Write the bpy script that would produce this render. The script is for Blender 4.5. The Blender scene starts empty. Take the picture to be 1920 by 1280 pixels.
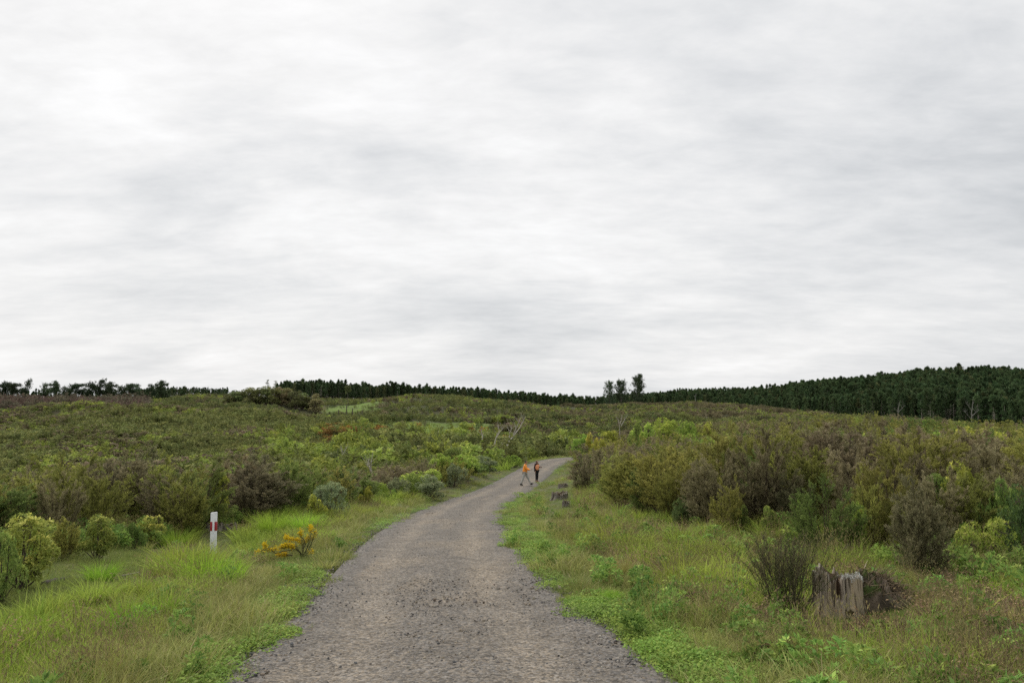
import bpy, math, random
import numpy as np
R = math.radians
random.seed(5)
rng = np.random.default_rng(11)
SC = bpy.context.scene
COL = SC.collection
F = 1280.0
PITCH = math.atan(115 / F)
CP, SP = math.cos(PITCH), math.sin(PITCH)
SQ = 1.0

# ------------------------------------------------------------------ helpers
def P(u, v, Y):
    """point at distance Y along the ray of photograph position (u,v)"""
    a = (u - 960) / F; b = (640 - v) / F
    k = Y / (CP - b * SP)
    return np.array([a * k, Y, k * (SP + b * CP)])

def uv_of(x, y, z):
    fw = y * CP + z * SP; up = z * CP - y * SP
    return 960 + F * x / fw, 640 - F * up / fw

def hsh(ix, iy, s):
    h = (ix.astype(np.int64) * 374761393 + iy.astype(np.int64) * 668265263 + s * 974634777) & 0x7fffffff
    h = ((h ^ (h >> 13)) * 1274126177) & 0x7fffffff
    return ((h ^ (h >> 16)) & 0xffffff) / float(0xffffff)

def vnoise(x, y, s=0):
    x = np.asarray(x, float); y = np.asarray(y, float)
    ix = np.floor(x); iy = np.floor(y); fx = x - ix; fy = y - iy
    fx = fx * fx * (3 - 2 * fx); fy = fy * fy * (3 - 2 * fy)
    a = hsh(ix, iy, s); b = hsh(ix + 1, iy, s); c = hsh(ix, iy + 1, s); d = hsh(ix + 1, iy + 1, s)
    return (a * (1 - fx) + b * fx) * (1 - fy) + (c * (1 - fx) + d * fx) * fy

def fbm(x, y, s=0, o=3):
    t = 0; a = 1; n = 0
    for i in range(o):
        t = t + a * vnoise(np.asarray(x) * 2 ** i, np.asarray(y) * 2 ** i, s + i); n += a; a *= .5
    return t / n

def sstep(a, b, x):
    t = np.clip((np.asarray(x, float) - a) / (b - a), 0, 1); return t * t * (3 - 2 * t)

def nrm(v):
    return v / np.maximum(np.linalg.norm(v, axis=-1, keepdims=True), 1e-9)

def rdir(n, r=None):
    return nrm((r or rng).normal(size=(n, 3)))

# ------------------------------------------------------------------ road line and ground shape
RY = np.array([-30, 0, 5, 6.3, 9.4, 12, 15.8, 22, 32, 43, 48.7, 60, 70, 76, 79.5, 81, 82, 83])
RX = np.array([3.5, .1, -.48, -.62, -1.01, -1.31, -1.63, -2.0, -1.95, -.75, .0, 1.75, 3.5, 5.4, 8.5, 13, 19, 28])
RZ = np.array([-.1, -1.62, -2.05, -2.2, -2.53, -2.72, -3.05, -3.7, -4.66, -5.45, -5.75, -5.98, -6.1, -6.2, -6.3, -6.5, -6.9, -7.5])
def catmull(px, py, pz, n):
    pts = np.stack([px, py, pz], 1); out = []
    q = np.vstack([2 * pts[0] - pts[1], pts, 2 * pts[-1] - pts[-2]])
    for i in range(1, len(q) - 2):
        m = max(4, int(np.linalg.norm(q[i + 1] - q[i]) * n))
        t = np.linspace(0, 1, m, endpoint=False)[:, None]
        p0, p1, p2, p3 = q[i - 1], q[i], q[i + 1], q[i + 2]
        # centripetal-like damping of tangents
        d1 = np.linalg.norm(p1 - p0); d2 = np.linalg.norm(p2 - p1); d3 = np.linalg.norm(p3 - p2)
        m1 = (p2 - p0) / (d1 + d2) * d2; m2 = (p3 - p1) / (d2 + d3) * d2
        out.append((2 * t**3 - 3 * t**2 + 1) * p1 + (t**3 - 2 * t**2 + t) * m1 + (-2 * t**3 + 3 * t**2) * p2 + (t**3 - t**2) * m2)
    out.append(pts[-1:]); return np.vstack(out)
ROAD = catmull(RX, RY, RZ, 2.2)
ROAD_S = ROAD[::2]

CTRL = [  # u, v of the top of the ground cover, distance, height of the cover
 (-300,1280,6,.15),(0,1280,6,.15),(250,1250,6,.12),(0,1100,9.6,.1),(200,1040,13,.15),(410,1045,15.8,.1),(480,990,20,.1),
 (620,962,24,.1),(740,942,30,.1),(900,890,50,.1),(-300,1050,12,.2),
 (0,940,22,.4),(250,950,22,.4),(450,950,26,.2),(620,930,34,.4),(760,905,42,.4),
 (-300,950,40,1.5),(0,930,42,1.5),(250,930,42,1.5),(500,925,42,1.5),(650,905,52,1.2),(800,872,62,1),(900,862,72,1),
 (0,868,70,.8),(200,866,70,.8),(400,868,70,.8),(560,868,72,.8),(700,856,84,.8),(850,846,88,.8),(-300,868,80,.8),
 (0,825,95,.8),(200,822,95,.8),(400,828,95,.8),(560,838,98,.8),(0,796,125,.8),(200,790,125,.8),(400,795,128,.8),(560,806,125,.8),
 (700,812,118,.8),(800,811,118,.8),(900,812,120,.8),(980,815,120,1),(700,799,135,.2),(880,799,135,.2),(620,801,138,.4),
 (0,780,160,1),(200,772,160,1),(400,771,165,.8),(520,782,165,.8),(640,784,180,.8),(-300,800,150,1),
 (0,768,200,1),(200,762,205,1),(300,758,220,1),(400,752,230,.8),(500,769,215,.3),(600,773,225,.3),(700,772,228,.2),(640,761,265,.2),(700,762,262,.2),
 (0,752,300,1),(130,750,320,1),(300,749,320,1),(400,741,300,.8),(500,752,300,.8),
 (760,785,165,.8),(760,760,205,.8),(760,738,262,.8),(830,739,262,.8),(700,747,275,.8),(640,752,300,.8),(900,748,262,.8),(1000,763,250,.8),(1060,771,240,.8),
 (900,775,190,.8),(1000,785,175,1),(1000,800,140,1),(1080,790,160,1),(1000,835,95,1.5),(1060,840,90,1.5),
 (760,760,380,0),(900,770,380,0),(1050,790,380,0),
 (600,746,600,0),(700,752,600,0),(800,756,600,0),(900,762,600,0),(1000,768,600,0),(1100,776,600,0),(400,748,600,0),
 (330,738,700,0),(100,752,700,0),(-300,760,400,0),(-300,755,800,0),
 (1180,753,300,1),(1120,761,290,1),(1250,757,300,1),(1340,764,250,1),(1375,757,285,1),(1430,764,270,1),(1500,772,215,1.5),(1600,778,165,1.5),(1700,782,135,1.8),(1900,800,105,1.8),
 (2300,800,100,1.8),(1150,780,190,1.2),(1200,790,130,1.5),(1350,785,140,1.5),(1200,812,66,1.8),(1350,808,66,1.8),(1500,802,70,1.8),(1700,803,66,1.8),(1900,812,60,1.8),(2300,812,60,1.8),
 (1120,845,52,1.5),(1200,835,42,1.6),(1400,830,38,1.7),(1600,835,36,1.7),(1800,840,34,1.7),(2300,840,34,1.7),
 (1050,918,36,.1),(1060,875,60,.1),(1100,940,26,.1),(1250,952,20,.1),(1400,1000,14,.1),(1600,1045,12,.1),(1700,1100,9,.1),(1900,1075,10.5,.1),(1570,1150,8.4,.1),
 (1350,1280,5.4,.1),(1900,1280,5.4,.1),(2300,1280,5.4,.1),(2300,1080,10,.1),(1150,1090,10.5,.1),(1050,990,17,.08),
 (1500,900,24,0),(1800,905,24,0),(2300,905,24,0),
 (1300,790,400,0),(1150,785,420,0),(1500,800,320,0),(1700,812,250,0),(1900,822,220,0),(2300,822,220,0),
 (1900,784,330,0),(1720,784,330,0),(1600,775,420,0),
 (1900,733,450,0),(2300,735,450,0),(1800,729,460,0),(1715,730,480,0),(1600,742,560,0),(1480,745,650,0),(1400,762,700,0),(1300,764,540,0),(1230,768,540,0),
 (1350,750,1050,0),(1350,740,1500,0),(1280,741,1500,0),(1430,741,1500,0),(1130,762,1500,0),(1700,765,1000,0),(1900,765,1000,0),(2300,765,1000,0),
 (-300,765,3000,0),(300,765,3000,0),(960,765,3000,0),(1500,765,3000,0),(2300,765,3000,0),
 (300,762,1200,0),(800,766,1200,0),(1100,768,1000,0),
]
def cs(x, y):
    th = np.arctan2(x, y); r = np.log(np.maximum(np.hypot(x, y), 3.0))
    return th, r
_pts = []; _val = []
for (u, v, Y, h) in CTRL:
    p = P(u, v, Y); _pts.append(cs(p[0], p[1])); _val.append((p[2] - h))
for az in (-175, -140, -105, -75, 75, 105, 140, 175):
    for rr, zz in ((3.2, -1.75), (12, -2.4), (60, -5), (300, -6), (1000, -8), (3000, -25)):
        _pts.append((R(az), math.log(rr))); _val.append(zz)
for i in (0, 3, 6, 9, 12):
    pass
for yy in (3.2, 5, 8, 12, 16, 22, 32, 43, 55, 70):
    xx = np.interp(yy, RY, RX); _pts.append(cs(xx, yy)); _val.append(np.interp(yy, RY, RZ) + .02)
_pts = np.array([(float(a), float(b)) for a, b in _pts]); _val = np.array(_val)
_w = np.maximum(np.exp(_pts[:, 1]), 3.0)
_vn = _val / _w                       # work with slope so far and near weigh alike
KT = 2.2
def _phi(a, b, c, d):
    r = np.sqrt(((a[:, None] - c[None]) * KT) ** 2 + (b[:, None] - d[None]) ** 2)
    return r ** 1.6
_A = _phi(_pts[:, 0], _pts[:, 1], _pts[:, 0], _pts[:, 1])
n_ = len(_pts)
_A = -_A; _A[np.diag_indices(n_)] += .004
_M = np.zeros((n_ + 1, n_ + 1)); _M[:n_, :n_] = _A; _M[:n_, n_] = 1; _M[n_, :n_] = 1
_c = np.linalg.solve(_M, np.append(_vn, 0))
def base_z(x, y):
    x = np.atleast_1d(np.asarray(x, float)); y = np.atleast_1d(np.asarray(y, float))
    sh = x.shape; x = x.ravel(); y = y.ravel(); out = np.empty(len(x))
    for i in range(0, len(x), 20000):
        t, r = cs(x[i:i + 20000], y[i:i + 20000])
        out[i:i + 20000] = (-_phi(t, r, _pts[:, 0], _pts[:, 1]) @ _c[:-1] + _c[-1]) * np.maximum(np.exp(r), 3.0)
    return out.reshape(sh)
def road_d(x, y):
    """unsigned distance to the road line and the road height there"""
    x = np.asarray(x, float).ravel(); y = np.asarray(y, float).ravel()
    d = np.full(len(x), 99.0); z = np.zeros(len(x))
    m = np.where((y > -34) & (y < 92) & (np.abs(x) < 45))[0]
    for i in range(0, len(m), 8000):
        k = m[i:i + 8000]
        dd = np.hypot(x[k][:, None] - ROAD_S[None, :, 0], y[k][:, None] - ROAD_S[None, :, 1])
        j = dd.argmin(1)
        # refine to segment
        j2 = np.clip(j, 1, len(ROAD_S) - 2)
        a = ROAD_S[j2 - 1]; b = ROAD_S[j2 + 1]; ab = (b - a)[:, :2]
        t = np.clip(((x[k] - a[:, 0]) * ab[:, 0] + (y[k] - a[:, 1]) * ab[:, 1]) / (ab ** 2).sum(1), 0, 1)
        qx = a[:, 0] + t * ab[:, 0]; qy = a[:, 1] + t * ab[:, 1]
        d[k] = np.minimum(np.hypot(x[k] - qx, y[k] - qy), dd.min(1)); z[k] = a[:, 2] + t * (b[:, 2] - a[:, 2])
    return d, z
def ground(x, y):
    x = np.atleast_1d(np.asarray(x, float)); y = np.atleast_1d(np.asarray(y, float)); sh = x.shape
    xf = x.ravel(); yf = y.ravel(); r = np.hypot(xf, yf)
    z = base_z(xf, yf)
    amp = np.clip(r * .012, .05, 1.3)
    z += (fbm(xf / np.clip(r * .09, 1.2, 14) , yf / np.clip(r * .09, 1.2, 14), 3, 2) - .5) * 0 
    z += (fbm(xf / 26., yf / 26., 5, 3) - .5) * 3.4 * sstep(30, 120, r) + (fbm(xf / 11., yf / 14., 15, 2) - .5) * 2.4 * sstep(55, 110, r) * (1 - .6 * sstep(250, 400, r)) + (fbm(xf / 1.7, yf / 1.7, 9, 3) - .5) * .22
    uu = xf / np.maximum(yf, 1) * F + 960; fw = (yf > 20)
    def bump(u0, su, y0, sy, h): return h * np.exp(-((uu - u0) / su) ** 2 - ((yf - y0) / sy) ** 2) * fw
    z += bump(230, 230, 146, 12, 2.2) + bump(120, 260, 178, 14, -2.6) + bump(380, 130, 112, 11, 1.4) + bump(60, 160, 92, 9, 1.3) + bump(300, 140, 78, 9, -1.4)
    z += bump(600, 80, 140, 10, .8) + bump(900, 130, 205, 16, 1.8) + bump(860, 190, 172, 13, -2.2) + bump(1010, 110, 168, 14, 1.6) + bump(700, 60, 96, 8, 1.3) + bump(600, 90, 84, 8, -1.2) + bump(860, 80, 90, 7, .9)
    z += bump(1330, 120, 215, 18, 1.6) + bump(1180, 90, 235, 16, -1.8)
    d, rz = road_d(xf, yf)
    k = 1 - sstep(1.75, 4.2, d)
    z = z * (1 - k) + (rz - .05 * sstep(0, 1.9, d)) * k
    return z.reshape(sh)
def g1(x, y): return float(ground(x, y)[0])
def hit(u, v, ymin=4, ymax=400):
    """where the sight line of (u,v) first meets the ground"""
    Ys = np.exp(np.linspace(math.log(ymin), math.log(ymax), 500))
    q = np.array([P(u, v, Y) for Y in Ys]); g = ground(q[:, 0], q[:, 1])
    k = np.where(q[:, 2] <= g)[0]
    i = k[0] if len(k) else len(Ys) - 1
    return np.array([q[i, 0], q[i, 1], g[i]])

VL = (np.array([0, 6, 9.5, 13, 19, 23, 30, 40, 48, 60, 75, 90]), np.array([-7, -7, -7.1, -7.7, -8.2, -7.3, -6.2, -3.9, -2.3, -.5, 1, 4]))
VR = (np.array([0, 5, 7, 9.6, 12.5, 15, 18, 26, 36, 60, 75, 90]), np.array([7, 7, 6.6, 5.6, 5.2, 4.4, 3.9, 3.3, 3.2, 4.4, 6, 7]))
def verge_l(y): return np.interp(y, *VL)
def verge_r(y): return np.interp(y, *VR)

# ------------------------------------------------------------------ mesh building
def mesh_from(name, verts, quads, mat=None, cols=None, smooth=False, tris=None):
    me = bpy.data.meshes.new(name)
    verts = np.asarray(verts, np.float32); quads = np.asarray(quads, np.int32).reshape(-1, 4)
    nt = 0 if tris is None else len(tris)
    me.vertices.add(len(verts)); me.vertices.foreach_set('co', verts.ravel())
    nl = len(quads) * 4 + nt * 3
    me.loops.add(nl); me.polygons.add(len(quads) + nt)
    li = quads.ravel() if nt == 0 else np.concatenate([quads.ravel(), np.asarray(tris, np.int32).ravel()])
    me.loops.foreach_set('vertex_index', li)
    st = np.arange(len(quads)) * 4
    if nt: st = np.concatenate([st, len(quads) * 4 + np.arange(nt) * 3])
    me.polygons.foreach_set('loop_start', st.astype(np.int32))
    if smooth: me.polygons.foreach_set('use_smooth', np.ones(len(quads) + nt, bool))
    if cols is not None:
        a = me.color_attributes.new('Col', 'FLOAT_COLOR', 'POINT')
        c = np.ones((len(verts), 4), np.float32); c[:, :3] = cols; a.data.foreach_set('color', c.ravel())
    me.update(calc_edges=True); me.validate()
    if mat: me.materials.append(mat)
    return me

class Geo:
    """collects quads and turns them into one mesh"""
    def __init__(s): s.v = []; s.q = []; s.c = []; s.n = 0
    def add(s, v, q, c):
        v = np.asarray(v, float).reshape(-1, 3); q = np.asarray(q).reshape(-1, 4)
        c = np.broadcast_to(np.asarray(c, float), (len(v), 3)) if np.ndim(c) < 2 or len(c) != len(v) else c
        s.v.append(v); s.q.append(q + s.n); s.c.append(c); s.n += len(v); return s
    def leaves(s, p, d, L, W, c, side=None):
        n = len(p)
        d = nrm(d); sd = nrm(np.cross(d, rdir(n) if side is None else side))
        L = np.broadcast_to(L, (n,))[:, None]; W = np.broadcast_to(W, (n,))[:, None]
        up = np.cross(sd, d)
        v = np.stack([p, p + d * L * .5 + sd * W * .5 + up * L * .06, p + d * L, p + d * L * .5 - sd * W * .5 + up * L * .06], 1)
        q = np.arange(n * 4).reshape(n, 4)
        c = np.repeat(np.broadcast_to(c, (n, 3)), 4, 0)
        return s.add(v, q, c)
    def tubes(s, p0, p1, r0, r1, c, k=4):
        n = len(p0); d = nrm(p1 - p0)
        a = nrm(np.cross(d, np.where(np.abs(d[:, 2:3]) > .9, np.array([[1., 0, 0]]), np.array([[0, 0, 1.]])))); b = np.cross(d, a)
        r0 = np.broadcast_to(r0, (n,)); r1 = np.broadcast_to(r1, (n,))
        vs = []
        for pp, rr in ((p0, r0), (p1, r1)):
            for i in range(k):
                t = 2 * math.pi * i / k
                vs.append(pp + (a * math.cos(t) + b * math.sin(t)) * rr[:, None])
        v = np.stack(vs, 1)
        q = np.array([[i, (i + 1) % k, k + (i + 1) % k, k + i] for i in range(k)])
        Q = (q[None] + (np.arange(n) * 2 * k)[:, None, None]).reshape(-1, 4)
        c = np.repeat(np.broadcast_to(c, (n, 3)), 2 * k, 0)
        return s.add(v, Q, c)
    def tube_path(s, pts, rad, c, k=6, cap=True):
        pts = np.asarray(pts, float); m = len(pts); rad = np.broadcast_to(rad, (m,))
        t = nrm(np.gradient(pts, axis=0)); ref = np.array([1., 0, 0]) if abs(t[0][2]) > .8 else np.array([0, 0, 1.])
        vs = []
        for i in range(m):
            a = nrm(np.cross(t[i], ref)); b = np.cross(t[i], a)
            for j in range(k):
                th = 2 * math.pi * j / k; vs.append(pts[i] + (a * math.cos(th) + b * math.sin(th)) * rad[i])
        q = [[i * k + j, i * k + (j + 1) % k, (i + 1) * k + (j + 1) % k, (i + 1) * k + j] for i in range(m - 1) for j in range(k)]
        return s.add(vs, q, c)
    def blades(s, base, lean, h, w, c, ctip=None, seg=3):
        """grass blades: base points, horizontal lean vectors (metres at the tip)"""
        n = len(base); az = rng.uniform(0, 2 * math.pi, n)
        side = np.stack([np.cos(az), np.sin(az), np.zeros(n)], 1)
        lv = np.concatenate([lean, np.zeros((n, 1))], 1); secs = []; cc = []
        if ctip is None: ctip = c
        c = np.broadcast_to(c, (n, 3)); ctip = np.broadcast_to(ctip, (n, 3))
        for i in range(seg + 1):
            t = i / seg
            ctr = base + lv * (t ** 1.9) + np.array([0, 0, 1.]) * (h * (t - .22 * t ** 3 * np.clip(np.linalg.norm(lean, axis=1) / np.maximum(h, 1e-3), 0, 2)))[:, None]
            ww = (w * (1 - t ** 1.7) * .5 + .0002)[:, None]
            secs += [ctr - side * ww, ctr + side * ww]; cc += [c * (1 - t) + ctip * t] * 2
        v = np.stack(secs, 1); m = 2 * (seg + 1)
        q = np.array([[2 * i, 2 * i + 1, 2 * i + 3, 2 * i + 2] for i in range(seg)])
        Q = (q[None] + (np.arange(n) * m)[:, None, None]).reshape(-1, 4)
        return s.add(v, Q, np.stack(cc, 1).reshape(-1, 3))
    def mesh(s, name, mat, smooth=False):
        return mesh_from(name, np.vstack(s.v), np.vstack(s.q), mat, np.vstack(s.c), smooth)

def link(name, me, parent=None, loc=None, rot=None, scale=None):
    o = bpy.data.objects.new(name, me); COL.objects.link(o)
    if parent is not None: o.parent = parent
    if loc is not None: o.location = tuple(float(q) for q in loc)
    if rot is not None: o.rotation_euler = rot
    if scale is not None: o.scale = scale if hasattr(scale, '__len__') else (scale,) * 3
    return o
def tag(o, label=None, cat=None, group=None, kind=None):
    if label: o['label'] = label
    if cat: o['category'] = cat
    if group: o['group'] = group
    if kind: o['kind'] = kind
    return o

# ------------------------------------------------------------------ materials
def new_mat(name):
    m = bpy.data.materials.new(name); m.use_nodes = True; m.node_tree.nodes.clear()
    return m, m.node_tree.nodes, m.node_tree.links
def N(ns, t, **k):
    n = ns.new(t)
    for a, b in k.items(): setattr(n, a, b)
    return n
def leaf_mat(name, hue=.03, val=.25, trans=.25, rough=.6, gain=1.0):
    m, ns, ls = new_mat(name)
    out = N(ns, 'ShaderNodeOutputMaterial'); at = N(ns, 'ShaderNodeAttribute', attribute_name='Col')
    oi = N(ns, 'ShaderNodeObjectInfo'); hs = N(ns, 'ShaderNodeHueSaturation')
    mr = N(ns, 'ShaderNodeMapRange'); mr.inputs[3].default_value = .5 - hue; mr.inputs[4].default_value = .5 + hue
    wn = N(ns, 'ShaderNodeTexWhiteNoise', noise_dimensions='1D'); ls.new(oi.outputs['Random'], wn.inputs['W'])
    mv = N(ns, 'ShaderNodeMapRange'); mv.inputs[3].default_value = gain * (1 - val); mv.inputs[4].default_value = gain * (1 + val)
    ls.new(oi.outputs['Random'], mr.inputs[0]); ls.new(wn.outputs['Value'], mv.inputs[0])
    ls.new(mr.outputs[0], hs.inputs['Hue']); ls.new(mv.outputs[0], hs.inputs['Value']); ls.new(at.outputs['Color'], hs.inputs['Color'])
    pb = N(ns, 'ShaderNodeBsdfPrincipled'); pb.inputs['Roughness'].default_value = rough; pb.inputs['Specular IOR Level'].default_value = .1
    ls.new(hs.outputs[0], pb.inputs['Base Color'])
    if trans > 0:
        tr = N(ns, 'ShaderNodeBsdfTranslucent'); mx = N(ns, 'ShaderNodeMixShader'); mx.inputs[0].default_value = trans
        ls.new(hs.outputs[0], tr.inputs['Color']); ls.new(pb.outputs[0], mx.inputs[1]); ls.new(tr.outputs[0], mx.inputs[2]); ls.new(mx.outputs[0], out.inputs[0])
    else: ls.new(pb.outputs[0], out.inputs[0])
    return m
def col_mat(name, rough=.8, spec=.25, rnd=.15):
    return leaf_mat(name, hue=.005, val=rnd, trans=0, rough=rough)
def flat_mat(name, col, rough=.7, noise=.15, scale=30, bump=.0, spec=.3, stretch=(1, 1, 1)):
    m, ns, ls = new_mat(name)
    out = N(ns, 'ShaderNodeOutputMaterial'); pb = N(ns, 'ShaderNodeBsdfPrincipled'); tc = N(ns, 'ShaderNodeTexCoord')
    mp = N(ns, 'ShaderNodeMapping'); mp.inputs['Scale'].default_value = stretch
    nz = N(ns, 'ShaderNodeTexNoise'); nz.inputs['Scale'].default_value = scale; nz.inputs['Detail'].default_value = 5
    mr = N(ns, 'ShaderNodeMapRange'); mr.inputs[1].default_value = .3; mr.inputs[2].default_value = .7
    mr.inputs[3].default_value = 1 - noise; mr.inputs[4].default_value = 1 + noise
    mx = N(ns, 'ShaderNodeVectorMath', operation='SCALE'); mx.inputs[0].default_value = col
    ls.new(tc.outputs['Object'], mp.inputs[0]); ls.new(mp.outputs[0], nz.inputs['Vector']); ls.new(nz.outputs[0], mr.inputs[0]); ls.new(mr.outputs[0], mx.inputs['Scale'])
    ls.new(mx.outputs[0], pb.inputs['Base Color']); pb.inputs['Roughness'].default_value = rough; pb.inputs['Specular IOR Level'].default_value = spec
    if bump:
        b = N(ns, 'ShaderNodeBump'); b.inputs['Strength'].default_value = bump; b.inputs['Distance'].default_value = .02
        ls.new(nz.outputs[0], b.inputs['Height']); ls.new(b.outputs[0], pb.inputs['Normal'])
    ls.new(pb.outputs[0], out.inputs[0]); return m

M_LEAF = leaf_mat('shrub_foliage', hue=.018, val=.22, trans=.4, gain=2.45)
M_FAR = leaf_mat('hillside_foliage', hue=.018, val=.42, trans=.3, gain=2.6)
M_PINE = leaf_mat('pine_needles', hue=.016, val=.42, trans=.2, gain=2.3)
M_GRASS = leaf_mat('grass_blades', hue=.018, val=.28, trans=.4, rough=.6, gain=2.3)
M_BARK = col_mat('bark', .85)
M_STONE = leaf_mat('gravel_stone', hue=.02, val=.45, trans=0, rough=.85)

# ------------------------------------------------------------------ ground
def ground_material():
    m, ns, ls = new_mat('ground_cover')
    out = N(ns, 'ShaderNodeOutputMaterial'); pb = N(ns, 'ShaderNodeBsdfPrincipled'); at = N(ns, 'ShaderNodeAttribute', attribute_name='Col')
    ge = N(ns, 'ShaderNodeNewGeometry')
    n1 = N(ns, 'ShaderNodeTexNoise'); n1.inputs['Scale'].default_value = 9; n1.inputs['Detail'].default_value = 8; n1.inputs['Roughness'].default_value = .7
    n2 = N(ns, 'ShaderNodeTexNoise'); n2.inputs['Scale'].default_value = .7; n2.inputs['Detail'].default_value = 6
    for n in (n1, n2): ls.new(ge.outputs['Position'], n.inputs['Vector'])
    r1 = N(ns, 'ShaderNodeMapRange'); r1.inputs[1].default_value = .3; r1.inputs[2].default_value = .7; r1.inputs[3].default_value = .45; r1.inputs[4].default_value = 1.5
    ls.new(n1.outputs[0], r1.inputs[0])
    mx = N(ns, 'ShaderNodeMix', data_type='RGBA'); mx.inputs[7].default_value = (.11, .085, .05, 1)
    r2 = N(ns, 'ShaderNodeMapRange'); r2.inputs[1].default_value = .42; r2.inputs[2].default_value = .68; r2.inputs[4].default_value = .6
    ls.new(n2.outputs[0], r2.inputs[0]); ls.new(r2.outputs[0], mx.inputs[0]); ls.new(at.outputs['Color'], mx.inputs[6])
    sc = N(ns, 'ShaderNodeVectorMath', operation='SCALE'); ls.new(mx.outputs[2], sc.inputs[0]); ls.new(r1.outputs[0], sc.inputs['Scale'])
    ls.new(sc.outputs[0], pb.inputs['Base Color']); pb.inputs['Roughness'].default_value = .95; pb.inputs['Specular IOR Level'].default_value = .15
    b = N(ns, 'ShaderNodeBump'); b.inputs['Strength'].default_value = .7; b.inputs['Distance'].default_value = .05
    ls.new(n1.outputs[0], b.inputs['Height']); ls.new(b.outputs[0], pb.inputs['Normal']); ls.new(pb.outputs[0], out.inputs[0])
    return m

def paddock(x, y):
    """mown grass areas in the distance"""
    u, v = x / np.maximum(y, 1) * F + 960, y
    n = (vnoise(x / 9, y / 9, 40) - .5) + (vnoise(x / 2.5, y / 2.5, 42) - .5) * 1.2
    a = sstep(592, 606, u + n * 16) * (1 - sstep(706, 722, u + n * 16)) * sstep(222, 230, y + n * 8) * (1 - sstep(268, 276, y + n * 8))
    b = sstep(655, 690, u + n * 30) * (1 - sstep(925, 960, u + n * 30)) * sstep(121, 125, y + n * 6) * (1 - sstep(141, 146, y + n * 6))
    return np.clip(a + b, 0, 1)

def build_ground():
    az = []
    a = -180.0
    while a < 180:
        az.append(a); a += .2 if abs(a) < 42 else (1.0 if abs(a) < 60 else 5)
    az = np.radians(np.array(az)); rr = np.concatenate([[.4], np.exp(np.linspace(math.log(1.5), math.log(3600), 430))])
    T, Rr = np.meshgrid(az, rr); x = Rr * np.sin(T); y = Rr * np.cos(T)
    z = ground(x, y); na = len(az); nr = len(rr)
    xf, yf = x.ravel(), y.ravel(); r = np.hypot(xf, yf)
    d, _ = road_d(xf, yf)
    z = z.ravel() - .16 * (1 - sstep(1.45, 1.85, d))          # the road sheet lies in this bed
    scrub = np.array([.05, .056, .024]); grass = np.array([.085, .105, .03]); pad = np.array([.105, .175, .018]); wood = np.array([.035, .038, .02])
    c = np.tile(scrub, (len(xf), 1))
    inv = ((xf > verge_l(yf) - .6) & (xf < verge_r(yf) + .6) & (yf < 85) & (yf > -30)).astype(float)[:, None]
    c = c * (1 - inv) + grass * inv
    p = paddock(xf, yf)[:, None]; c = c * (1 - p) + pad * (.6 + .8 * fbm(xf / 3, yf / 5, 41, 3))[:, None] * p
    w = sstep(330, 420, r)[:, None]; c = c * (1 - w) + wood * w
    v = np.stack([xf, yf, z], 1)
    i = np.arange(nr - 1)[:, None] * na; j = np.arange(na)[None]; jn = (j + 1) % na
    q = np.stack([i + j, i + jn, i + na + jn, i + na + j], -1).reshape(-1, 4)[:, ::-1]
    v = np.vstack([v, [[0, 0, g1(0, .01)]]]); c = np.vstack([c, [grass]]); ci = len(v) - 1
    tris = [[k, (k + 1) % na, ci] for k in range(na)]
    me = mesh_from('ground', v, q, ground_material(), c, True, tris)
    o = link('ground', me); tag(o, kind='structure'); return o
build_ground()

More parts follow.
